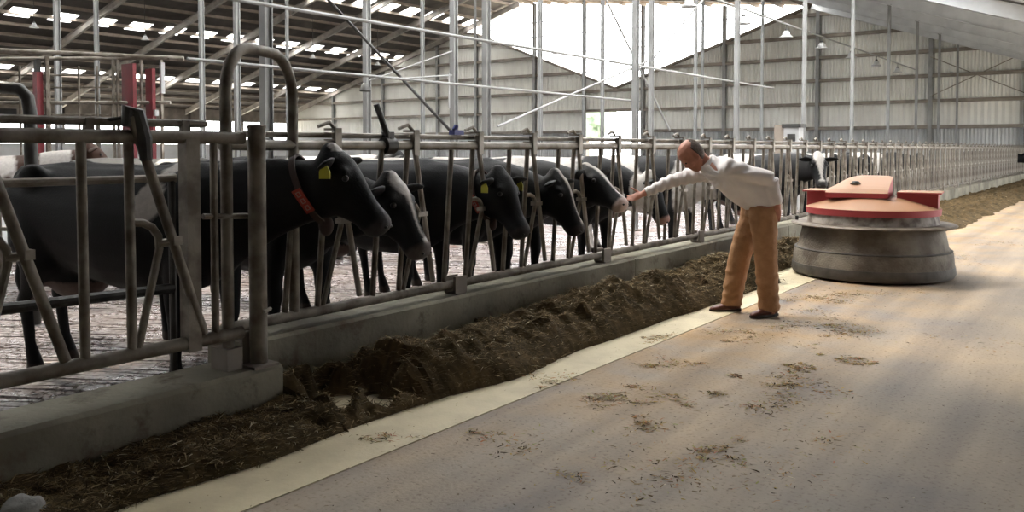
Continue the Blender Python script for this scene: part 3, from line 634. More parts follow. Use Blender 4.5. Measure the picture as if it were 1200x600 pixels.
# ================================================================== COWS
BLACK = (0.0045, 0.0046, 0.0055); WHITE = (0.46, 0.43, 0.40); PINK = (0.42, 0.25, 0.21)
def cow(label, loc, rz, poll=(1.28, 0.0, 1.50), head_dir=(0.62, 0.0, -0.78), patches=(), blaze=0.0, star=0.0, muzzle=(0.035, 0.032, 0.033), ear_tag=False, collar=False, base=BLACK, size=1.0, ear_tags_side=-1, tuft=None, voxel=0.022, head_tilt=None):
    root = thing('dairy_cow', label, 'cow', loc, rz, 'dairy cows')
    root.scale = (size, size, size)
    mb = MB(); Y = (0, 1, 0); Z = (0, 0, 1)
    tr = [(-1.17, 1.22, .05, .07), (-1.13, 1.20, .16, .18), (-1.02, 1.155, .27, .26), (-0.8, 1.10, .345, .29), (-0.5, 1.05, .385, .32), (-0.15, 1.015, .42, .36),
          (0.2, 1.01, .425, .345), (0.48, 1.04, .40, .29), (0.66, 1.08, .345, .22), (0.78, 1.11, .27, .16)]
    mb.loft([((x, 0, z), Y, Z, w, h) for x, z, h, w in tr], 20)
    # hip bones, withers, brisket
    for sy in (-1, 1): mb.ball((-0.78, sy * 0.22, 1.36), (0.12, 0.08, 0.09))
    mb.loft([((-1.15, 0, 1.38), Y, Z, .05, .05), ((-0.7, 0, 1.40), Y, Z, .07, .06), ((0.1, 0, 1.385), Y, Z, .07, .06), ((0.5, 0, 1.40), Y, Z, .08, .07), ((0.7, 0, 1.36), Y, Z, .06, .06)], 10)
    P = Vector(poll); D = Vector(head_dir).normalized()
    side = Vector((-D.y, D.x, 0)) if abs(D.x) + abs(D.y) > 0.2 else Vector((0, 1, 0)); side.normalize()
    if side.y < 0: side = -side
    front0 = side.cross(D).normalized()
    if front0.dot(Vector((1, 0, 0.35))) < 0: front0 = -front0
    # neck: curve from chest to poll
    A = Vector((0.55, 0, 1.10)); tdir = (P - D * 0.02 - A); nn = 7; secs = []
    for i in range(nn):
        f = i / (nn - 1); c = A.lerp(P - Vector((0, 0, 0.10)) + D * 0.05 - front0 * 0.05, f) + Vector((0, 0, 0.05 * math.sin(PI * f)))
        t = tdir.normalized(); sd = Vector((0, 1, 0)).lerp(side, f).normalized(); nm = t.cross(sd).normalized()
        if nm.z < 0: nm = -nm
        secs.append((c, sd, nm, .21 * (1 - f) + .125 * f, .36 * (1 - f) ** 1.2 + .19 * (1 - (1 - f) ** 1.2)))
    mb.loft(secs, 16); neck = secs
    # head
    N_ = side.cross(D).normalized()
    front = N_ if N_.dot(Vector((1, 0, 0.35))) > 0 else -N_       # the forehead side
    hs = [(s_, w_, (e_ - b_) / 2, (e_ + b_) / 2) for s_, w_, e_, b_ in ((-0.07, .055, .05, -.06), (-0.03, .105, .09, -.13), (0.05, .132, .118, -.20), (0.14, .138, .116, -.235), (0.23, .122, .100, -.222),
          (0.32, .094, .082, -.170), (0.40, .084, .074, -.128), (0.46, .094, .078, -.118), (0.515, .096, .078, -.108), (0.55, .080, .058, -.085), (0.565, .05, .03, -.05))]
    mb.loft([(P + D * s + front * o, side, front, w, h) for s, w, h, o in hs], 16)
    mb.ball(P + front * 0.03 - D * 0.04, 0.07)                     # poll tuft
    for sg in (-1, 1):
        mb.ball(P + D * 0.14 + side * sg * 0.100 + front * 0.045, 0.044)      # brow
        mb.ball(P + D * 0.20 + side * sg * 0.075 - front * 0.12, (0.06, 0.05, 0.08))  # jaw
    # legs
    for sy in (-1, 1):
        st = 0.06 * sy
        L = [((0.50 , sy * .17, 1.0), .13, .17), ((0.47, sy * .20, .78), .10, .12), ((0.46 + st, sy * .19, .60), .068, .075), ((0.47 + st, sy * .185, .44), .060, .062), ((0.46 + st, sy * .185, .38), .050, .052), ((0.455 + st, sy * .185, .20), .038, .040), ((0.46 + st, sy * .185, .13), .046, .050), ((0.475 + st, sy * .185, .07), .052, .060), ((0.49 + st, sy * .185, .0), .062, .075)]
        mb.loft([(c, Y, (1, 0, 0), w, h) for c, w, h in L], 12)
        L = [((-0.82, sy * .17, 1.10), .12, .25), ((-0.80, sy * .20, .90), .125, .22), ((-0.82 - st, sy * .20, .74), .10, .15), ((-0.92 - st, sy * .19, .58), .058, .082), ((-0.985 - st, sy * .19, .50), .048, .064), ((-0.96 - st, sy * .19, .40), .042, .046), ((-0.93 - st, sy * .19, .20), .038, .040), ((-0.91 - st, sy * .19, .13), .046, .050), ((-0.89 - st, sy * .19, .07), .052, .062), ((-0.875 - st, sy * .19, .0), .062, .078)]
        mb.loft([(c, Y, (1, 0, 0), w, h) for c, w, h in L], 12)
    mb.ball((-0.62, 0, 0.66), (0.24, 0.19, 0.16))                  # udder
    # tail
    mb.tube([(-1.12, 0, 1.40), (-1.20, 0, 1.34), (-1.225, 0.01, 1.1), (-1.215, 0.02, 0.75)], [0.045, 0.04, 0.028, 0.026], 8)
    mb.tube([(-1.215, 0.02, 0.80), (-1.22, 0.03, 0.6), (-1.21, 0.04, 0.42)], [0.028, 0.05, 0.02], 8)
    me = remeshed(mb, voxel, 'cow_body', 5, 0.5)
    def col(v):
        w = 0.0
        nz = noise.noise(v * 4.0) * 0.28 + noise.noise(v * 11.0) * 0.08
        for (c, r) in patches:
            d = math.sqrt(sum(((v[i] - c[i]) / r[i]) ** 2 for i in range(3))) + nz
            w = max(w, min(1, max(0, (1.0 - d) / 0.06 + .5)))
        q = v - P; s = q.dot(D); f = q.dot(front); l = q.dot(side)
        if f > -0.03 and abs(l) < 0.14 and -0.08 < s < 0.6:
            if blaze:
                wd = blaze * (1.0 - 0.75 * min(1, max(0, (s - 0.05) / 0.3))) if s < 0.45 else blaze * 0.6
                w = max(w, min(1, max(0, (wd - abs(l)) / 0.012 + .5)))
            if star: w = max(w, min(1, max(0, (star - math.hypot(l, (s - 0.04) * .7)) / 0.012 + .5)))
        b_ = base
        c = [b_[i] * (1 - w) + WHITE[i] * w for i in range(3)]
        if s > 0.47 and abs(l) < .12 and q.length < 0.75: 
            k = min(1, (s - 0.47) / 0.03); c = [c[i] * (1 - k) + muzzle[i] * k for i in range(3)]
        if v.z < 0.075: c = [0.03, 0.024, 0.02]
        if abs(v.x + 0.62) < .26 and abs(v.y) < .2 and v.z < 0.64 and v.z > .45: c = [0.10, 0.07, 0.06]
        return c
    colour(me, col); me.materials.append(MAT['cow_hide']); body = link('body', me, root)
    for sg in (-1, 1):
        base_p = P + D * 0.03 + side * sg * 0.095 - front * 0.015; tip = side * sg * 0.85 + front * 0.32 + D * 0.12; tip.normalize()
        en = D * -1.0; en = (en - tip * en.dot(tip)).normalized(); wd = tip.cross(en).normalized()
        eb = MB().loft([(base_p + tip * (0.23 * s), en if False else wd, en, w, h) for s, w, h in ((0, .028, .024), (0.2, .05, .026), (0.45, .066, .022), (0.7, .056, .016), (0.92, .026, .010), (1.0, .006, .005))], 10)
        m_ = eb.mesh('ear', 'cow_hide', True); colour(m_, lambda v: BLACK if base == BLACK else base); e = link('ear', m_, root)
        if ear_tag:
            c = base_p + tip * 0.15 + Vector((0, 0, -0.012)); u = Vector((D.x, D.y, 0)).normalized() * 0.034; d_ = Vector((0, 0, -1)) * 0.078; k = front.cross(wd); th = en * -0.006 + front * 0.012
            fx = side * (sg * 0.004)
            pts = [c - u * .5, c + u * .5, c + u + d_ * .45, c + u + d_, c - u + d_, c - u + d_ * .45]; pts = [p + side * sg * 0.01 for p in pts]
            MB().add([p - fx for p in pts] + [p + fx for p in pts], [tuple(range(6)), tuple(reversed(range(6, 12)))] + [(i, (i + 1) % 6, 6 + (i + 1) % 6, 6 + i) for i in range(6)]).build('ear_tag', 'ear_tag_yellow', e)
    for sg in (-1, 1): MB().ball(P + D * 0.17 + side * sg * 0.118 + front * 0.042, 0.021, 10, 7).build('eye', 'eye_dark', root, True)
    for sg in (-1, 1): MB().ball(P + D * 0.548 + side * sg * 0.045 + front * 0.032, (0.014, 0.014, 0.010), 8, 6).build('nostril', 'eye_dark', root, True)
    if collar:
        c, sd, nm, w, h = neck[5]; sd = Vector(sd); nm = Vector(nm); ax = sd.cross(nm).normalized(); vs = []; n = 24
        for off in (-0.02, 0.02):
            for rad in (1.05, 1.12):
                for k in range(n):
                    a = 2 * PI * k / n; vs.append(c + ax * off + sd * (w * rad * math.cos(a)) + nm * (h * rad * math.sin(a)))
        fs = []
        for k in range(n):
            j = (k + 1) % n
            fs += [(k, j, n + j, n + k), (2*n + k, 3*n + k, 3*n + j, 2*n + j), (n + k, n + j, 3*n + j, 3*n + k), (k, 2*n + k, 2*n + j, j)]
        co = MB().add(vs, fs).build('collar', 'collar', root, 'auto')
        # number tag on the flank of the collar that faces the alley
        a = PI + 0.30; cpt = c + sd * (w * 1.13 * math.cos(a)) + nm * (h * 1.13 * math.sin(a)); tz = (nm * math.cos(a) / h - sd * math.sin(a) / w).normalized() * -1
        out = (sd * math.cos(a) / w + nm * math.sin(a) / h).normalized(); tx = tz.cross(out).normalized()
        def plate(cx, hw, hh, t0, t1): return MB().add([cx + tx * i * hw + tz * j * hh + out * t for t in (t0, t1) for i, j in ((-1, -1), (1, -1), (1, 1), (-1, 1))], [(0,3,2,1),(4,5,6,7),(0,1,5,4),(1,2,6,5),(2,3,7,6),(3,0,4,7)])
        tg = plate(cpt, 0.028, 0.085, 0, 0.012).build('number_tag', 'tag_red', co)
        mb2 = MB()
        for q in (-0.05, 0.0, 0.05):
            pc = cpt + tz * q
            for (i, j, hw, hh) in ((0, -.014, .013, .003), (0, .014, .013, .003), (-.011, 0, .003, .014), (.011, 0, .003, .014)):
                b3 = plate(pc + tx * i + tz * j, hw, hh, 0.012, 0.014); mb2.add(b3.v, b3.f)
        tagp = mb2; 
        # sub-part depth is kept at three levels: the print is joined to the tag as a second material
        me2 = tg.data; bm = bmesh.new(); bm.from_mesh(me2); o_ = len(bm.verts); nv = [bm.verts.new(v) for v in tagp.v]; me2.materials.append(MAT['tag_print'])
        for f_ in tagp.f:
            fc = bm.faces.new([nv[i] for i in f_]); fc.material_index = 1
        bmesh.ops.recalc_face_normals(bm, faces=bm.faces); bm.to_mesh(me2); bm.free()
        MB().ball(c - nm * (h * 1.2) , (0.05, 0.04, 0.065), 12, 8).build('neck_box', 'collar', co, True)
    return root

def heading(a): return math.radians(a)
# first cow: stands askew, head over the kerb
cow('black cow with yellow ear tags reaching through beside the tall tube arch', (-5.36, 3.16, 0), heading(15), poll=(1.38, 0.10, 1.475), head_dir=(0.62, 0.12, -0.78), patches=[((0.30, -0.3, 1.50), (0.10, 0.3, 0.14)), ((0.28, -0.34, 1.22), (0.10, 0.2, 0.16)), ((1.44, 0.08, 1.60), (0.05, 0.07, 0.07))], ear_tag=True, collar=True)
cow('black cow with pale forehead tuft and thin white blaze, head lowered', (-5.53, 4.16, 0), heading(4), poll=(1.33, 0.02, 1.29), head_dir=(0.52, 0.04, -0.85), blaze=0.030, star=0.075, muzzle=(0.09, 0.075, 0.07))
cow('black cow with yellow ear tag and red collar tag beside the blue clip', (-5.62, 5.65, 0), heading(5), poll=(1.24, 0.0, 1.30), head_dir=(0.50, -0.05, -0.86), ear_tag=True, collar=True)
cow('black cow with a white back, head low behind the swing bars', (-5.60, 6.50, 0), heading(6), poll=(1.22, 0.0, 1.26), head_dir=(0.45, 0.05, -0.88), patches=[((-0.55, 0, 1.4), (0.4, 0.6, 0.35))], blaze=0.03)
cow('black and white cow stretching its pale muzzle to the held-out hand', (-5.75, 7.34, 0), heading(3), poll=(1.25, 0.0, 1.30), head_dir=(0.80, -0.08, -0.58), patches=[((-0.3, 0, 1.3), (0.45, 0.6, 0.5)), ((0.5, 0, 1.45), (0.18, .5, 0.25))], blaze=0.04, muzzle=(0.45, 0.36, 0.33))
cow('cow with white back and rump and black shoulders behind the fence', (-5.75, 8.85, 0), heading(2), poll=(1.15, 0.05, 1.20), head_dir=(0.35, 0.1, -0.92), patches=[((-0.45, 0, 1.25), (0.75, 0.7, 0.42)), ((1.12, 0, 1.1), (0.12, 0.4, 0.5))], muzzle=PINK)
cow('black and pinkish white cow eating behind the bending man', (-5.75, 11.25, 0), heading(4), poll=(1.15, 0.05, 1.15), head_dir=(0.35, 0.1, -0.92), patches=[((-0.6, 0, 0.9), (0.6, 0.8, 0.9)), ((0.7, 0, 1.0), (0.3, 0.5, 0.6))], muzzle=PINK, voxel=.03)
cow('black cow with a broad white blaze looking out over the robot', (-5.42, 14.6, 0), heading(-20), poll=(1.36, -0.12, 1.40), head_dir=(0.42, -0.34, -0.82), blaze=0.075, star=0.085, patches=[((-0.3, 0, 1.2), (0.4, 0.6, 0.5))], voxel=.026)
for i, (y, px) in enumerate(((16.9, -0.5), (19.3, 0.2), (24.8, -0.2))):
    cow(('black and white cow with a white rump standing at the far fence', 'black and white cow with white shoulders standing at the far fence', 'black and white cow far along the fence past the robot')[i], (-5.85, y, 0), heading((3, -4, 5)[i]), poll=(1.1, 0.0, 1.35), head_dir=(0.5, 0, -0.85), patches=[((px, 0, 1.2), (0.45, 0.6, 0.5))], voxel=.035)
cow('black cow putting its head out at the far end of the fence', (-5.5, 44.9, 0), heading(0), poll=(1.3, 0.0, 1.25), head_dir=(0.5, 0, -0.85), voxel=.04)
# cows deeper in the barn
cow('brown and white cow standing by the left barn side', (-12.9, 5.2, 0), heading(60), poll=(1.30, 0.0, 1.55), head_dir=(0.70, 0.1, -0.7), patches=[((-0.3, 0, 1.1), (0.7, 0.8, 0.6)), ((0.9, 0, 1.2), (0.25, 0.4, 0.6))], base=(0.045, 0.022, 0.014), voxel=.03)
cow('dark cow with white back standing behind the first cow', (-8.4, 5.1, 0), heading(20), poll=(1.2, 0.0, 1.2), head_dir=(0.4, 0, -0.9), patches=[((0.25, 0, 1.46), (0.22, 0.5, 0.12))], voxel=.03)
cow('black and white cow standing between the grey columns', (-9.4, 8.0, 0), heading(40), poll=(1.2, 0.0, 1.45), head_dir=(0.5, 0, -0.85), patches=[((0.3, 0, 1.3), (0.6, 0.6, 0.4))], voxel=.03)

# ================================================================== FEED ROBOT
rb = thing('feed_pusher_robot', 'round feed pusher robot with dusty red top and muddy skirt on the alley', 'robot', (-2.63, 11.05, 0), math.radians(7))
# local axes: +x to the right of the camera view, -y toward the viewer
MB().lathe([(0.80, 0.02), (0.915, 0.03), (0.935, 0.07), (0.925, 0.155), (0.80, 0.155)], 72).build('rubber_skirt', 'robot_band', rb, 'auto')
sk = MB().lathe([(0.80, 0.155), (0.918, 0.155), (0.905, 0.30), (0.885, 0.335), (0.868, 0.350), (0.855, 0.37), (0.80, 0.62), (0.70, 0.62)], 72).build('skirt', 'robot_skirt', rb, 'auto')
MB().lathe([(0.895, 0.325), (0.899, 0.335), (0.885, 0.345)], 72).build('seam', 'robot_band', sk, 'auto')
MB().lathe([(0.76, 0.615), (0.93, 0.618), (0.95, 0.632), (0.93, 0.648), (0.76, 0.65)], 72).build('ring_flange', 'robot_ring', rb, 'auto')
MB().lathe([(0.70, 0.63), (0.755, 0.64), (0.735, 0.76), (0.60, 0.76)], 64).build('neck', 'robot_neck', rb, 'auto')
MB().lathe([(0.60, 0.755), (0.765, 0.758), (0.772, 0.835), (0.745, 0.85), (0.42, 0.962), (0.0, 0.99)], 64).build('red_cover', 'robot_red', rb, 'auto')
for sg in (-1, 1):
    mb = MB(); x0, x1 = 0.30 * sg, 0.735 * sg
    mb.add([(x0, y, z) for y in (-.26, .26) for z in (0.90, 1.02)] + [(x1, y, z) for y in (-.18, .18) for z in (0.845, 1.02)], [(0, 1, 3, 2), (4, 6, 7, 5), (0, 4, 5, 1), (2, 3, 7, 6), (1, 5, 7, 3), (0, 2, 6, 4)])
    sh = mb.build('side_wing', 'robot_red', rb)
    MB().box((min(x0, x1 + .04 * sg), -0.27, 1.018), (max(x0, x1 + .04 * sg), 0.27, 1.035)).build('wing_plate', 'robot_red', sh)
# hood: straight front edge toward the viewer, rounded back, top sloping up to the rear
def topz(x, y):
    t = min(1, max(0, (y + 0.44) / 0.62)); z = 1.02 + 0.19 * t ** 0.7
    return z - 0.15 * (max(0, -0.14 - x) / 0.34) ** 2 * t
hb = MB(); xs_ = list(np.linspace(-0.48, 0.22, 13)); ny = 10; V_ = []; F_ = []
for i, x in enumerate(xs_):
    u = (x + 0.13) / 0.36; yb = 0.06 + 0.36 * math.sqrt(max(0.0, 1 - min(1, abs(u)) ** 2)); yf = -0.44
    for j in range(ny): V_.append((x, yf + (yb - yf) * j / (ny - 1), topz(x, yf + (yb - yf) * j / (ny - 1))))
    for j in range(ny):
        y = yf + (yb - yf) * j / (ny - 1); V_.append((x, y, min(topz(x, y) - 0.05, max(0.90, 0.95 + 0.0 * y)) if y > yf + .08 else topz(x, y) - 0.055))
for i in range(len(xs_) - 1):
    o, p = i * 2 * ny, (i + 1) * 2 * ny
    for j in range(ny - 1):
        F_ += [(o + j, p + j, p + j + 1, o + j + 1), (o + ny + j, o + ny + j + 1, p + ny + j + 1, p + ny + j)]
    F_ += [(o, o + ny, p + ny, p), (o + ny - 1, p + ny - 1, p + 2 * ny - 1, o + 2 * ny - 1)]
for o in (0, (len(xs_) - 1) * 2 * ny): F_ += [(o + j, o + j + 1, o + ny + j + 1, o + ny + j) for j in range(ny - 1)]
hb.add(V_, F_); hd = hb.build('hood', 'robot_red', rb)
MB().lathe([(0.05, 0.0), (0.05, 0.012), (0.035, 0.03), (0.0, 0.035)], 16, (-0.17, -0.18, topz(-.17, -.18))).build('sensor_eye', 'black_rubber', hd, 'auto')
MB().lathe([(0.062, 0.0), (0.062, 0.008), (0.05, 0.01)], 18, (-0.17, -0.18, topz(-.17, -.18) - 0.004)).build('sensor_ring', 'robot_ring', hd, 'auto')
MB().tube([(-0.87, -0.10, 0.645), (-0.87, -0.10, 0.70)], 0.02, 8).build('bumper_pin', 'black_rubber', rb)

# ================================================================== MAN
# local axes: x = the way he leans (toward the hand), y = his right-hand far side, z up
mx, my = -2.95, 7.69
man = thing('person', 'person in white shirt and tan trousers bending forward with one arm held out', 'person', (mx, my, 0), math.atan2(-0.592, -0.806))
# facing (-.806,-.592); local +y = (.592,-.806): toward the camera
def V(a, b, z): return Vector((a, b, z))
def chain(mb, pts, seg=14):
    """pts: (centre, half width, half depth); rings follow the path, width along the local sideways axis"""
    n = len(pts); P = [Vector(p[0]) for p in pts]; secs = []
    for i in range(n):
        t = (P[min(i + 1, n - 1)] - P[max(i - 1, 0)]).normalized()
        sd = Vector((0, 1, 0)) - t * t.y; 
        if sd.length < 0.25: sd = Vector((1, 0, 0)) - t * t.x
        sd.normalize(); nm = t.cross(sd).normalized(); secs.append((P[i], sd, nm, pts[i][1], pts[i][2]))
    mb.loft(secs, seg)
body = MB()
pel = V(-.13, .0, 1.0)
# leg joints
Lh_, Lk, La = V(-.14, .10, .98), V(-.165, .12, .52), V(-.19, .13, .09)
Rh_, Rk, Ra = V(-.11, -.10, .98), V(.02, -.11, .52), V(.09, -.13, .09)
for hp, kn, an in ((Lh_, Lk, La), (Rh_, Rk, Ra)):
    chain(body, [(hp + V(0, 0, .05), .09, .10), (hp, .095, .105), (hp.lerp(kn, .5), .078, .085), (kn, .056, .062), (kn.lerp(an, .35), .052, .060), (kn.lerp(an, .8), .036, .042), (an, .036, .042), (an - V(0, 0, .05), .036, .05)])
    toe = V(.17, .02 if hp.y < 0 else .07, 0)
    chain(body, [(an + V(-.05, 0, -.04), .03, .035), (an + V(0, 0, -.04), .036, .04), (an + toe * .55 - V(0, 0, .055), .04, .03), (an + toe - V(0, 0, .065), .035, .02)])
# torso
spine = [(V(-.15, 0, .95), .15, .11), (V(-.15, 0, 1.04), .165, .125), (V(-.09, .0, 1.13), .15, .115), (V(.03, .01, 1.215), .155, .12), (V(.17, .015, 1.30), .175, .125), (V(.29, .015, 1.365), .17, .10), (V(.36, .01, 1.40), .09, .07)]
chain(body, spine, 18)
# shoulders
LS, RS = V(.20, .19, 1.37), V(.34, -.17, 1.33)
body.ball(LS, .075); body.ball(RS, .075)
# right arm held out
RE, RW = V(.64, -.27, 1.235), V(.885, -.27, 1.125)
chain(body, [(RS, .065, .065), (RS.lerp(RE, .5), .052, .055), (RE, .043, .045), (RE.lerp(RW, .3), .044, .046), (RE.lerp(RW, .8), .031, .035), (RW, .026, .032), (RW + (RW - RE).normalized() * .03, .027, .034)])
# left arm folded to the back
LE, LW = V(-.17, .25, 1.27), V(-.25, .17, 1.02)
chain(body, [(LS, .065, .065), (LS.lerp(LE, .5), .055, .055), (LE, .043, .045)])
chain(body, [(LE, .043, .043), (LE.lerp(LW, .4), .042, .042), (LW, .03, .03)])
# neck and head
HC = V(.505, .02, 1.49)
hx = V(.62, .08, -.78).normalized()          # face direction (looks down toward the cow)
hy = V(-.12, 1, 0).normalized(); hy = (hy - hx * hy.dot(hx)).normalized(); hz = hx.cross(hy).normalized()
if hz.z < 0: hz = -hz
HS = 1.17
HM = Matrix((hx, hy, hz)).transposed() * HS
def hp(a, b, c): return HC + HM @ Vector((a, b, c))
chain(body, [(V(.32, .01, 1.375), .075, .085), (V(.39, .015, 1.42), .062, .068), (hp(-.03, 0, -.03), .06, .066)])
body.loft([(hp(a, 0, c), hy, hx, w * HS, d * HS) for a, c, w, d in ((0.035, -.128, .022, .03), (.032, -.118, .040, .05), (.018, -.09, .056, .074), (.008, -.05, .067, .090), (.002, 0, .075, .098), (-.002, .045, .077, .099), (-.006, .085, .068, .086), (-.008, .112, .045, .058), (-.008, .122, .015, .02))], 20)
body.ball(hp(.092, 0, -.022), (.020, .014, .022), 10, 8, HM)                    # nose
body.ball(hp(.085, 0, -.002), (.012, .010, .03), 10, 8, HM)
body.ball(hp(.076, 0, -.074), (.016, .026, .010), 10, 8, HM); body.ball(hp(.074, 0, -.086), (.014, .022, .008), 10, 8, HM)   # lips
for sg in (-1, 1):
    body.ball(hp(.082, sg * .032, .022), (.012, .024, .009), 10, 8, HM)        # brow
    body.ball(hp(-.002, sg * .077, -.012), (.017, .010, .034), 10, 8, HM)      # ear
    body.ball(hp(.055, sg * .045, -.035), (.03, .022, .022), 10, 8, HM)
# hands: palm, four fingers, thumb
def hand(mb, w, d, up, lat, curl, spread=.012, thumb=1):
    d = d.normalized(); lat = (lat - d * lat.dot(d)).normalized(); nrm = d.cross(lat).normalized()
    if nrm.dot(up) < 0: nrm = -nrm
    mb.loft([(w + d * s, lat, nrm, a, b) for s, a, b in ((-.01, .026, .021), (.03, .036, .020), (.07, .043, .017), (.098, .040, .014), (.105, .034, .010))], 12)
    for k, (o, ln) in enumerate(((-1.5, .068), (-.5, .080), (.5, .076), (1.5, .060))):
        b0 = w + d * (.092 - .006 * abs(o)) + lat * (o * .021); dir_ = (d + lat * o * spread * 6).normalized(); pts = [b0]; a = 0
        for j, fr in enumerate((.42, .32, .26)):
            a += curl * (0.5 + .35 * k * 0.4); pts.append(pts[-1] + (dir_ * math.cos(a) - nrm * math.sin(a)) * ln * fr)
        mb.tube(pts, [.0098, .0092, .0086, .0072], 8)
    b0 = w + d * .028 + lat * (-.032 * thumb) + nrm * .0
    mb.tube([b0, b0 - lat * thumb * .030 + d * .022 + nrm * .016, b0 - lat * thumb * .046 + d * .044 + nrm * .036, b0 - lat * thumb * .052 + d * .060 + nrm * .056], [.0145, .0125, .0110, .0085], 8)
hd_dir = V(.93, .0, -.36)
# palm turned up, thumb on the upper side
hand(body, RW + V(.03, 0, -.012), hd_dir, V(-.1, .75, .65), V(0, .62, -.78), -0.14, thumb=1)
hand(body, LW, V(.02, -.30, -1), V(-.1, .9, .1), V(1, 0, 0), 0.2, thumb=-1)
bm_ = remeshed(body, .0075, 'person_body', 3, 0.4)
SK = (0.44, 0.195, 0.135)
def skin_col(v):
    q = HM.transposed() @ (v - HC)
    if q.length < .2:
        if q.x > .05 and abs(q.y) < .026 and -.09 < q.z < -.068: return (0.34, 0.10, 0.085)
    return SK
colour(bm_, skin_col); bm_.materials.append(MAT['skin_body']); link('body', bm_, man)
for sg in (-1, 1): MB().ball(hp(.086, sg * .030, .004), .0105, 10, 8).build('eye', 'eye_dark', man, True)
# hair: a fringe round the back and sides, bald on top
hm = MB(); seg = 22
ring = []
for c, w, d in ((-.060, .066, .086), (-.03, .074, .098), (.01, .080, .104), (.05, .080, .103), (.082, .070, .089), (.098, .058, .074)):
    row = []
    for k in range(seg + 1):
        a = math.radians(99) + math.radians(162) * k / seg
        row.append(hp(-.004 + d * math.cos(a), w * math.sin(a), c + .012 * math.cos(a * 2)))
    ring.append(row)
vs = [p for r in ring for p in r]; n1 = seg + 1
inner = [HC + (p - HC) * .90 for p in vs]; nv = len(vs)
fs = [(i * n1 + k, i * n1 + k + 1, (i + 1) * n1 + k + 1, (i + 1) * n1 + k) for i in range(len(ring) - 1) for k in range(seg)]
fs += [tuple(nv + i for i in reversed(f)) for f in fs]
edge = [k for k in range(n1)] + [i * n1 + seg for i in range(1, len(ring))] + [(len(ring) - 1) * n1 + k for k in range(seg - 1, -1, -1)] + [i * n1 for i in range(len(ring) - 2, 0, -1)]
fs += [(edge[i], edge[(i + 1) % len(edge)], nv + edge[(i + 1) % len(edge)], nv + edge[i]) for i in range(len(edge))]
hm.add(vs + inner, fs); hm.build('hair', 'hair', man, True)
# shirt
sh = MB()
chain(sh, [(V(-.165, .0, 1.02), .20, .17), (V(-.15, 0, 1.075), .198, .175), (V(-.08, .0, 1.15), .195, .18), (V(.03, .01, 1.22), .20, .182), (V(.16, .015, 1.30), .21, .17), (V(.28, .015, 1.36), .19, .125), (V(.345, .012, 1.395), .11, .10), (V(.375, .012, 1.41), .085, .088)], 20)
sh.ball(LS, .098); sh.ball(RS, .095)
# belly of cloth hanging below the bent chest
chain(sh, [(V(-.02, .02, 1.06), .13, .08), (V(.08, .02, 1.14), .15, .09), (V(.2, .01, 1.23), .14, .09)])
cuff = RE.lerp(RW, .93)
chain(sh, [(RS + V(-.06, .03, .0), .09, .10), (RS.lerp(RE, .2), .085, .088), (RS.lerp(RE, .5), .074, .078), (RS.lerp(RE, .78), .066, .066), (RE, .064, .066), (RE.lerp(RW, .25), .060, .062), (RE.lerp(RW, .6), .052, .052), (cuff, .045, .047)])
chain(sh, [(LS, .085, .088), (LS.lerp(LE, .5), .078, .080), (LE, .068, .07)])
chain(sh, [(LE, .066, .066), (LE.lerp(LW, .5), .058, .058), (LE.lerp(LW, .85), .046, .046)])
# open collar standing round the neck
shm = remeshed(sh, .013, 'shirt', 5, .5)
ar_ = (RE - RS).normalized(); a2 = (RW - RE).normalized()
for v in shm.vertices:      # cloth folds across the sleeve, fanning from the armpit over the trunk
    p = v.co; s1 = (p - RS).dot(ar_)
    n = v.normal
    if s1 > .05 and p.z > 1.0 and p.x > .38: v.co = p + n * (.0065 * math.sin(s1 * 95 + (p.z + p.y) * 26) + .004 * noise.noise(p * 20))
    else:
        q = (p - V(.27, .2, 1.30)); ang = math.atan2(q.z, q.x); v.co = p + n * (.0075 * math.sin(ang * 11 + noise.noise(p * 5) * 2.5) * min(1, q.length / .12) + .006 * noise.noise(p * 9))
shm.materials.append(MAT['shirt']); so = link('shirt', shm, man)
cl = MB(); n = 20; cn = (hp(-.03, 0, -.03) - V(.34, .012, 1.39)).normalized(); c0 = V(.345, .013, 1.398); cs = Vector((0, 1, 0)); cs = (cs - cn * cs.dot(cn)).normalized(); cm = cn.cross(cs)
vs = []
for (h, r) in ((-.01, .086), (.045, .080), (.05, .084), (-.012, .102)):
    for k in range(n + 1):
        a = 2 * PI * (k / n) * .90 + .31 - PI / 2 * 0; vs.append(c0 + cn * h + (cs * math.sin(a) + cm * -math.cos(a)) * r)
fs = [(i * (n + 1) + k, i * (n + 1) + k + 1, ((i + 1) % 4) * (n + 1) + k + 1, ((i + 1) % 4) * (n + 1) + k) for i in range(4) for k in range(n)]
fs += [(0, n + 1, 2 * (n + 1), 3 * (n + 1)), tuple(i * (n + 1) + n for i in (3, 2, 1, 0))]
cl.add(vs, fs).build('collar', 'shirt', so, 'auto')
cu = MB(); cu.loft([(cuff + a2 * s, hy, a2.cross(hy), r, r) for s, r in ((-.02, .046), (.02, .044), (.022, .038))], 16); cu.build('cuff', 'shirt', so, 'auto')
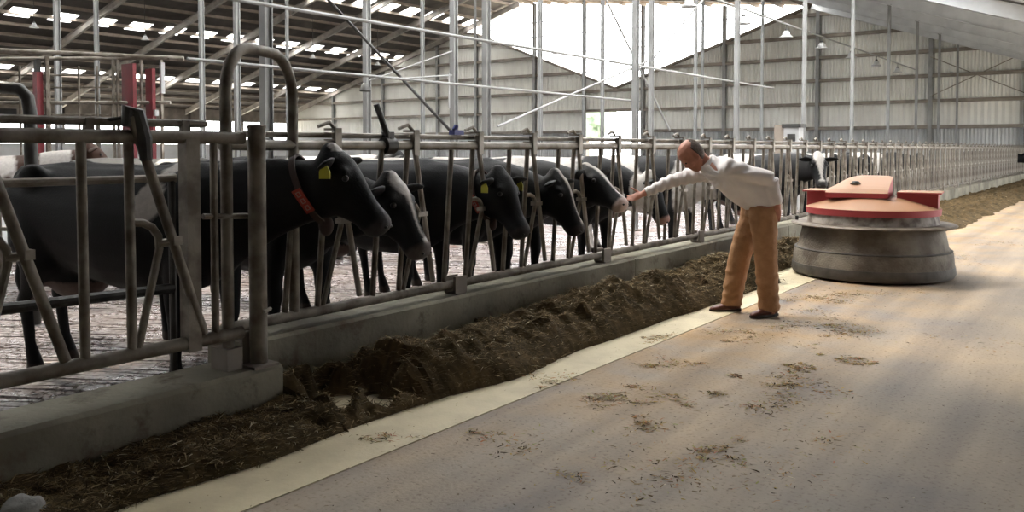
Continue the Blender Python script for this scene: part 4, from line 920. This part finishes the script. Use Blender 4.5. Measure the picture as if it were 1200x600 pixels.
# trousers
tr_ = MB()
chain(tr_, [(V(-.16, 0, 1.075), .175, .14), (V(-.155, 0, .99), .185, .155), (V(-.14, 0, .90), .175, .14)], 18)
for hpj, kn, an in ((Lh_, Lk, La), (Rh_, Rk, Ra)):
    chain(tr_, [(hpj + V(0, 0, .03), .095, .13), (hpj - V(0, 0, .10), .108, .132), (hpj.lerp(kn, .55), .100, .115), (kn, .092, .105), (kn.lerp(an, .35), .090, .104), (kn.lerp(an, .75), .084, .098), (an + V(-.005, 0, .0), .080, .098), (an + V(-.005, 0, -.035), .080, .102)])
trm = remeshed(tr_, .013, 'trousers', 4, .5)
for v in trm.vertices:
    p = v.co; w = 1.0 if p.z < .42 else (.55 if p.z > .75 else .4)
    v.co = p + v.normal * w * (.0045 * math.sin(p.z * 62 + p.x * 22 + (3 if p.y > 0 else 0) + noise.noise(p * 6) * 3) + .005 * noise.noise(p * 14))
trm.materials.append(MAT['trousers']); to = link('trousers', trm, man)
MB().loft([(V(-.163, 0, 1.075) + V(0, 0, s), (0, 1, 0), (1, 0, 0), .172, .138) for s in (-.018, .018)], 24).build('belt', 'shoe', to, 'auto')
# shoes
for an, tv in ((La, V(.20, .085, 0)), (Ra, V(.215, .02, 0))):
    tv_ = tv.normalized(); sdv = V(-tv_.y, tv_.x, 0); g = V(an.x, an.y, 0); sm = MB()
    sm.loft([(g + tv_ * s + V(0, 0, zc_), sdv, (0, 0, 1), w, h) for s, zc_, w, h in ((-.088, .045, .012, .02), (-.082, .05, .030, .035), (-.05, .058, .040, .046), (0.0, .062, .041, .050), (.05, .054, .043, .042), (.10, .044, .048, .031), (.145, .038, .047, .024), (.185, .033, .036, .018), (.205, .028, .014, .010))], 16)
    so_ = sm.build('shoe', 'shoe', man, True)
    out = []
    for s, w in ((-.092, .012), (-.07, .036), (0, .043), (.05, .044), (.11, .051), (.16, .046), (.195, .030), (.212, .008)): out.append((s, w))
    pl = [(g + tv_ * s + sdv * w)[:2] for s, w in out] + [(g + tv_ * s - sdv * w)[:2] for s, w in reversed(out)]
    MB().prism(pl, 0.008, 0.026).build('sole', 'sole', so_)
    MB().prism([(g + tv_ * s + sdv * w)[:2] for s, w in ((-.09, -.03), (-.03, -.042), (-.03, .042), (-.09, .03))], 0.008, 0.032).build('heel', 'sole', so_)

# ================================================================== FORAGE
def pile_h(X, Y):
    """height of the feed windrow lying against the kerb"""
    n1 = noise.noise(Vector((X * 1.1, Y * 1.3, 3.1))); n2 = noise.noise(Vector((X * 3.6, Y * 3.6, 7.7))); n3 = noise.noise(Vector((X * 11, Y * 11, 1.7)))
    xf = -3.42 + 0.03 * math.sin(Y * 1.7) + 0.10 * n1 + max(0, min(1, (Y - 4) / 6)) * 0.10          # front edge
    if Y > 13: xf += min(0.55, (Y - 13) * 0.10) + 0.1 * n1
    if 9.7 < Y < 12.6: xf = min(xf, -3.62 + 0.25 * max(0, abs(Y - 11.1) - 1.0) / 0.4)
    xb = XB if Y < 3.17 else XK
    t = (xf - X) / (xf - xb)
    if t <= 0: return -0.02
    if Y < 3.0: hp_ = 0.085
    elif Y < 3.9: hp_ = 0.085 + (Y - 3.0) / 0.9 * 0.15
    elif Y < 13: hp_ = 0.235 + 0.055 * math.sin(Y * 1.9 + 1.0) + .02
    else: hp_ = 0.16
    pk = 0.40
    sh = math.sin(min(1, t / pk) * PI / 2) ** 0.6 if t < pk else 1 - 0.62 * ((t - pk) / (1 - pk)) ** 1.3
    if Y < 3.3: sh = math.sin(min(1, t / .3) * PI / 2)
    n6 = noise.noise(Vector((X * 8.5, Y * 8.0, 9.1))); n4 = abs(noise.noise(Vector((X * 5.5, Y * 5.0, 4.2)))); n5 = noise.noise(Vector((X * 26, Y * 26, 5.5)))
    h = hp_ * sh * (1 + 0.55 * n1) + (0.075 * n2 - 0.10 * n4 + 0.03 + 0.036 * n3 + 0.014 * n5 + 0.045 * n6) * min(1, t * 4) * (1 if Y > 3.2 else .5)
    hole = math.hypot((X + 3.82) / 0.24, (Y - 3.50) / 0.24) + 0.9 * n6 + 0.5 * n2
    if hole < 1.5: h *= max(0, min(1, (hole - 0.85) / 0.65))
    return h - 0.004
ys = []
y = 0.2
while y < 49.3:
    ys.append(y); y += 0.022 if y < 5 else (0.03 if y < 12.5 else 0.10)
nxp = 56; verts = []; cols = []
for y in ys:
    xb = (XB if y < 3.17 else XK) + 0.004
    xe = -3.15 if y < 13 else -2.45
    for i in range(nxp):
        x = xb + (xe - xb) * i / (nxp - 1); verts.append((x, y, pile_h(x, y)))
def fcol(x, y, z):
    n = noise.noise(Vector((x * 6, y * 6, z * 6))) * .5 + .5; n2 = random.random()
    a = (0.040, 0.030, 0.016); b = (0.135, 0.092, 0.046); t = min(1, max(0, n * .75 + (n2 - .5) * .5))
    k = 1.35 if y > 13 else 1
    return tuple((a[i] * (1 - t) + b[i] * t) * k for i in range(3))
faces = []
for j in range(len(ys) - 1):
    for i in range(nxp - 1):
        q = (j * nxp + i, j * nxp + i + 1, (j + 1) * nxp + i + 1, (j + 1) * nxp + i)
        if max(verts[k][2] for k in q) > 0.004: faces.append(q)
used = sorted(set(k for f in faces for k in f)); remap = {k: i for i, k in enumerate(used)}
verts = [verts[k] for k in used]; faces = [tuple(remap[k] for k in f) for f in faces]
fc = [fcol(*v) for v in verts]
# loose stalks over the windrow
def stalk(verts, faces, fc, x, y, z, L, w, c, lift=0.35):
    a = random.uniform(0, 2 * PI); el = random.uniform(-0.05, lift); d = Vector((math.cos(a) * math.cos(el), math.sin(a) * math.cos(el), math.sin(el)))
    s = Vector((-math.sin(a), math.cos(a), random.uniform(-.4, .4))).normalized() * w; p = Vector((x, y, z)); b = Vector((random.uniform(-.2, .2), random.uniform(-.2, .2), random.uniform(-.25, .05))) * L
    p1 = p + d * (L * .5); p2 = p + d * L + b
    if p1.z < .004: p1.z = .004
    if p2.z < .004: p2.z = .004
    o = len(verts); verts += [tuple(p - s), tuple(p + s), tuple(p1 + s), tuple(p1 - s), tuple(p2)]
    faces += [(o, o + 1, o + 2, o + 3), (o + 3, o + 2, o + 4)]; fc += [c] * 5
def scol():
    r = random.random()
    if r < .45: b = (0.055, 0.040, 0.020)
    elif r < .82: b = (0.15, 0.105, 0.052)
    elif r < .97: b = (0.30, 0.22, 0.12)
    else: b = (0.55, 0.47, 0.32)
    k = random.uniform(.7, 1.2); return tuple(c * k for c in b)
cnt = 0
while cnt < 70000:
    r = random.random(); y = 0.8 + (r ** 1.35) * 11.7 if random.random() < .9 else random.uniform(12.5, 30)
    xb = (XB if y < 3.17 else XK) + .02; x = random.uniform(xb, -3.2 if y < 12.5 else -2.5); h = pile_h(x, y)
    if h < 0.003:
        continue
    sc = 1.0 if y < 8 else 1.5
    stalk(verts, faces, fc, x, y, h + random.uniform(-.004, .006), random.uniform(.025, .085) * sc, random.uniform(.0014, .0034) * sc, scol()); cnt += 1
me = bpy.data.meshes.new('forage'); me.from_pydata(verts, [], faces); ca_ = me.color_attributes.new('Col', 'FLOAT_COLOR', 'POINT')
ca_.data.foreach_set('color', np.hstack([np.array(fc, np.float32), np.ones((len(fc), 1), np.float32)]).ravel()); me.materials.append(MAT['forage'])
o = link('forage', me); tag(o, 'long heap of brown chopped forage lying along the feed kerb', 'forage'); o['kind'] = 'stuff'
# scattered wisps on the alley floor
verts, faces, fc = [], [], []
cl_ = [(-2.35, 7.75, .55, 420), (-1.95, 7.5, .30, 380), (-1.72, 6.45, .16, 330), (-1.88, 6.0, .14, 260), (-1.85, 5.55, .25, 420), (-1.78, 5.05, .2, 200), (-2.35, 4.85, .3, 320), (-2.6, 4.55, .2, 240), (-2.2, 4.25, .14, 170),
       (-1.70, 4.1, .16, 190), (-1.7, 3.7, .35, 200), (-2.75, 5.6, .22, 260), (-2.7, 6.7, .3, 300), (-2.55, 8.9, .35, 420), (-2.3, 9.6, .4, 260), (-3.15, 4.7, .14, 150), (-3.2, 3.2, .14, 90), (-3.15, 6.3, .12, 160), (-2.0, 3.4, .3, 110), (-1.3, 4.6, .3, 80), (-2.7, 3.6, .25, 140), (-1.0, 7.5, .4, 80), (-2.1, 13.5, .5, 260), (-1.9, 16, .6, 200), (-1.7, 19, .7, 200), (-2.2, 23, .8, 200)]
for (x, y, r, n) in cl_:
    subs = [(random.gauss(x, r * .55), random.gauss(y, r * .55), r * random.uniform(.08, .35)) for _ in range(9)]
    for _ in range(int(n * 1.2)):
        qx, qy, qr = random.choice(subs); px = random.gauss(qx, qr); py = random.gauss(qy, qr)
        c = scol() if random.random() < .4 else tuple(v * random.uniform(.7, 1.25) for v in (0.36, 0.24, 0.11))
        stalk(verts, faces, fc, px, py, .004 + (.006 if px < XS else 0), random.uniform(.012, .05), random.uniform(.0015, .004), c, .15)
for _ in range(2600):
    px = random.uniform(-3.4, 0.4); py = random.uniform(2.0, 12)
    stalk(verts, faces, fc, px, py, .004 + (.006 if px < XS else 0), random.uniform(.008, .028), random.uniform(.001, .0025), scol(), .1)
me = bpy.data.meshes.new('straw_litter'); me.from_pydata(verts, [], faces); ca_ = me.color_attributes.new('Col', 'FLOAT_COLOR', 'POINT')
ca_.data.foreach_set('color', np.hstack([np.array(fc, np.float32), np.ones((len(fc), 1), np.float32)]).ravel()); me.materials.append(MAT['forage'])
o = link('straw_litter', me); tag(o, 'loose wisps of straw scattered over the alley floor', 'straw'); o['kind'] = 'stuff'

# ================================================================== STONES at the lower left
def stone(loc, r, label):
    mb = MB(); mb.ball((0, 0, 0), 1.0, 16, 12); me = mb.mesh('stone', 'stone', True)
    for v in me.vertices:
        n = noise.noise(v.co * 1.6 + Vector(loc)) * .3 + noise.noise(v.co * 4) * .08; v.co = Vector((v.co.x * r[0], v.co.y * r[1], v.co.z * r[2])) * (1 + n)
    zmin = min(v.co.z for v in me.vertices)
    for v in me.vertices: v.co.z -= zmin
    tag(link('stone', me, None, (loc[0], loc[1], 0.004)), label, 'stone')
stone((-3.60, 1.56, 0), (.075, .09, .07), 'pale lump of stone in the forage at the kerb foot')
stone((-3.86, 1.52, 0), (.06, .07, .05), 'smaller grey lump of stone touching the kerb')
